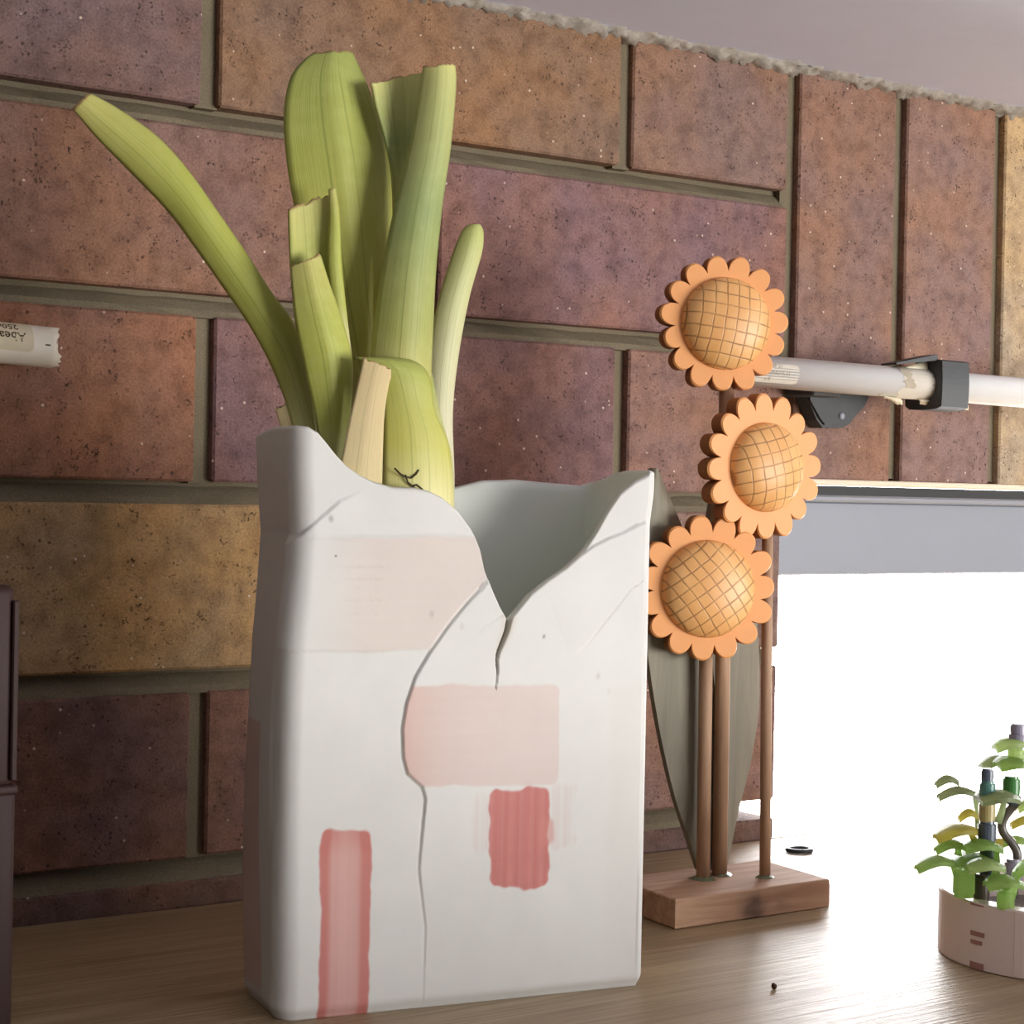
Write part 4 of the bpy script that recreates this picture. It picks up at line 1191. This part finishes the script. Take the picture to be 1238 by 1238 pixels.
def slot(px, z0, z1, w_px):
    ta, tb = px_theta(px - w_px / 2), px_theta(px + w_px / 2); V, F = [], []
    for t in np.linspace(ta, tb, 5):
        for r, z in ((PR + 0.00025, z0), (PR + 0.00025, z1)): V.append((PC[0] + r * math.cos(t), PC[1] + r * math.sin(t), z))
    for i in range(4): F.append((2 * i, 2 * i + 2, 2 * i + 3, 2 * i + 1))
    adopt(mesh_obj('slot', V, F, M['toy_slot']), toy)
slot(1182, 0.0138, 0.0158, 17); slot(1181, 0.0105, 0.0122, 14); slot(1181, 0.0262, 0.0270, 16); slot(1182, 0.0004, 0.0032, 17)
slot(1128, 0.0155, 0.0168, 2)
bmq = bmesh.new(); bmesh.ops.create_cone(bmq, cap_ends=True, segments=40, radius1=PR - 0.0078, radius2=PR - 0.0078, depth=0.016)
for v in bmq.verts: v.co += Vector((PC[0], PC[1], 0.0085))
adopt(bm_obj('pot_filling', bmq, TG['soil']), toy)
def dep_of(dx, dy):
    P = np.array([PC[0] + dx, PC[1] + dy, 0.05]); return float((P - CAM) @ C_F)
def stud(px0, px1, py0, py1, dep, mat, name='stem_segment', groove=True):
    """round brick segment"""
    c0 = at_depth((px0 + px1) / 2, py1, dep); c1 = at_depth((px0 + px1) / 2, py0, dep); r = (px1 - px0) / 2 * dep / FPX
    c1[0], c1[1] = c0[0], c0[1]
    h = c1[2] - c0[2]
    pts = [c0, c0 + np.array([0, 0, h * .12]), c0 + np.array([0, 0, h * .13]), c0 + np.array([0, 0, h * .85]), c0 + np.array([0, 0, h * .86]), c1]
    adopt(tube_mesh(name, pts, [r * .9, r * .9, r, r, r * .82, r * .8], mat, None, 18, smooth=False), toy)
def toy_leaf(xl, xr, y, dep, mat, droop=0.0, name='leaf', wid=None, stalk=None, thick=0.0017):
    """flat plastic leaf seen edge-on: spans the picture from xl to xr, droops outward"""
    L_ = at_depth(xl, y + droop, dep); R_ = at_depth(xr, y, dep)
    c = (L_ + R_) / 2; ax = (R_ - L_); ln = np.linalg.norm(ax); ax /= ln
    side = np.cross(ax, [0, 0, 1]); side /= np.linalg.norm(side)
    wd = wid or ln * 0.55; V, F = [], []; n = 14
    for zz in (0, -thick):
        for i in range(n + 1):
            t = i / n; s = -ln / 2 + ln * t
            hw = wd / 2 * (math.sin(math.pi * min(1, 0.10 + 0.90 * t)) ** 0.6 * 0.9 + 0.1)
            up = 0.0028 * math.sin(math.pi * t) * (1 if ln > .008 else .4)
            for q_ in (-1, -.5, 0, .5, 1): V.append(c + ax * s + side * hw * q_ + np.array([0, 0, up - 0.0012 * q_ * q_ + zz]))
    o1 = (n + 1) * 5
    for i in range(n):
        for k in range(4):
            a_ = i * 5 + k; F.append((a_, a_ + 1, a_ + 6, a_ + 5)); F.append((o1 + a_, o1 + a_ + 5, o1 + a_ + 6, o1 + a_ + 1))
        F.append((i * 5, i * 5 + 5, o1 + i * 5 + 5, o1 + i * 5)); F.append((i * 5 + 4, o1 + i * 5 + 4, o1 + i * 5 + 9, i * 5 + 9))
    F.append((0, o1, o1 + 1, o1 + 2, o1 + 3, o1 + 4, 4, 3, 2, 1)); e_ = n * 5
    F.append((e_, e_ + 1, e_ + 2, e_ + 3, e_ + 4, o1 + e_ + 4, o1 + e_ + 3, o1 + e_ + 2, o1 + e_ + 1, o1 + e_))
    o = adopt(mesh_obj(name, V, F, mat), toy)
    if stalk:
        x0, y0, x1, y1 = stalk
        A_ = at_depth(x0, y0, dep); B_ = at_depth(x1, y1, dep)
        adopt(tube_mesh('stalk', [A_, (A_ + B_) / 2 + np.array([0.0006, 0, 0]), B_], [0.0012, 0.0014, 0.0018], mat, None, 10), toy)
    return o
dc = dep_of(0, 0); df = dc - 0.022; dm = dc - 0.008; db = dc + 0.012
# left column
stud(1184, 1203, 1016, 1062, dm, TG['slate']); stud(1182, 1204, 992, 1018, dm, TG['slate']); stud(1183, 1203, 968, 993, dm, TG['tan'])
stud(1184, 1203, 944, 966, dm, TG['teal']); stud(1186, 1201, 929, 945, dm, TG['slate'])
# right column
stud(1214, 1236, 1038, 1066, db, TG['lav']); stud(1212, 1233, 938, 962, db, TG['dgreen']); stud(1218, 1238, 903, 926, db, TG['lime']); stud(1219, 1243, 886, 899, db, TG['lav']); stud(1221, 1241, 875, 887, db, TG['lav'])
stud(1216, 1234, 960, 972, db, TG['slate'])
br = crom([at_depth(x, y, db) for x, y in ((1232, 968), (1222, 978), (1212, 993), (1213, 1006), (1224, 1020), (1230, 1034), (1227, 1060), (1225, 1085))], 30)
adopt(tube_mesh('branch', br, 0.0019, TG['brown'], None, 12), toy)
# leaves
toy_leaf(1134, 1180, 957, db, TG['sand'], 3, wid=0.010, stalk=(1178, 958, 1184, 1000)); toy_leaf(1182, 1233, 963, dm, TG['sand'], 0, wid=0.030, stalk=(1214, 968, 1206, 995))
toy_leaf(1131, 1160, 944, db + .01, TG['sand'], 1, wid=0.010)
toy_leaf(1159, 1183, 985, db, TG['yellow'], 1, wid=0.008); toy_leaf(1131, 1182, 1001, dm, TG['yellow'], 8, wid=0.020, stalk=(1172, 1004, 1180, 1024))
toy_leaf(1131, 1167, 1021, dm, TG['green'], 3, wid=0.012, stalk=(1157, 1024, 1158, 1034)); toy_leaf(1165, 1213, 1024, dm - .006, TG['green'], -2, wid=0.018, stalk=(1205, 1030, 1203, 1060))
toy_leaf(1108, 1153, 1040, df + .004, TG['green'], 6, wid=0.016, stalk=(1151, 1042, 1160, 1078)); toy_leaf(1153, 1200, 1037, dm, TG['green'], 4, wid=0.022)
toy_leaf(1168, 1216, 1047, df, TG['lime'], -1, wid=0.020); toy_leaf(1192, 1240, 1068, df - .010, TG['green'], -2, wid=0.020, stalk=(1216, 1070, 1214, 1094))
toy_leaf(1205, 1246, 924, db - .004, TG['green'], -2, wid=0.030); toy_leaf(1186, 1226, 919, db + .012, TG['sand'], 4, wid=0.018); toy_leaf(1202, 1244, 899, db, TG['lime'], 2, wid=0.02)
toy_leaf(1222, 1262, 994, db, TG['yellow'], 0, wid=0.008); toy_leaf(1205, 1250, 1018, db + .008, TG['green'], 0, wid=0.010); toy_leaf(1230, 1262, 972, db, TG['lime'], 2, wid=0.012)
toy_leaf(1226, 1262, 1040, df, TG['green'], 14, wid=0.014, stalk=(1232, 1050, 1222, 1086))
stud(1152, 1178, 1050, 1084, df, TG['green'], 'leaf_holder'); stud(1176, 1196, 1056, 1088, df + .004, TG['soil'], 'stud_stack'); stud(1205, 1226, 1076, 1102, df - .012, TG['green'], 'leaf_holder')
toy_leaf(1196, 1213, 1014, db, TG['yellow'], 8, 'flower', wid=0.010)

# ------------------------------------------------------------------ dark case at the left edge, small things
case = tag(empty('brown_case', (-0.19, -0.118, 0.0)), 'dark brown upright case cut off by the left edge of the picture', 'case')
x_r = -0.1345; y_f = -0.150
adopt(box('body', (-0.245, y_f, 0.0), (x_r + 0.0008, -0.088, 0.0835), M['leather'], None, 0.0022, 3, True), case)
adopt(box('lid', (-0.2442, y_f + 0.0008, 0.0843), (x_r, -0.0888, 0.1555), M['leather'], None, 0.0034, 3, True), case)
adopt(box('band', (-0.2455, y_f - 0.0006, 0.0822), (x_r + 0.0014, -0.0874, 0.0856), M['leather'], None, 0.0010, 2, True), case)
for px_ in (0.0,):
    adopt(box('corner_piece', (x_r - 0.0016, y_f - 0.0006, 0.087), (x_r + 0.0006, y_f + 0.004, 0.150), M['leather'], None, 0.0005, 1), case)

wp = at_z(968, 1028, 0.001)
V, F = [], []; n, k_ = 28, 10
for i in range(n):
    t = 2 * math.pi * i / n
    rr_ = 0.0058 + (0.0016 * max(0, math.cos(t - 2.6)) ** 6)
    for k in range(k_):
        u = 2 * math.pi * k / k_
        r = rr_ + 0.0016 * math.cos(u); V.append((r * math.cos(t), r * math.sin(t) * 0.9, 0.0013 + 0.0012 * math.sin(u)))
for i in range(n):
    for k in range(k_): F.append((i * k_ + k, ((i + 1) % n) * k_ + k, ((i + 1) % n) * k_ + (k + 1) % k_, i * k_ + (k + 1) % k_))
ring = mesh_obj('rubber_ring', V, F, M['rubber'], None, True); ring.location = (wp[0], wp[1], 0.0)
tag(ring, 'small black ring lying on the shelf in front of the window', 'ring')
cp = at_z(936, 1196, 0.0)
bmq = bmesh.new(); bmesh.ops.create_icosphere(bmq, subdivisions=2, radius=0.0012)
rg = random.Random(3)
for v in bmq.verts: v.co = Vector((v.co.x * 0.9, v.co.y, v.co.z * 1.1)) * rg.uniform(0.75, 1.15)
mz = min(v.co.z for v in bmq.verts)
for v in bmq.verts: v.co.z -= mz
cr = bm_obj('crumb', bmq, M['crumb'], None, True); cr.location = (cp[0], cp[1], 0.0)
tag(cr, 'tiny dark crumb on the shelf between vase and pot', 'crumb')
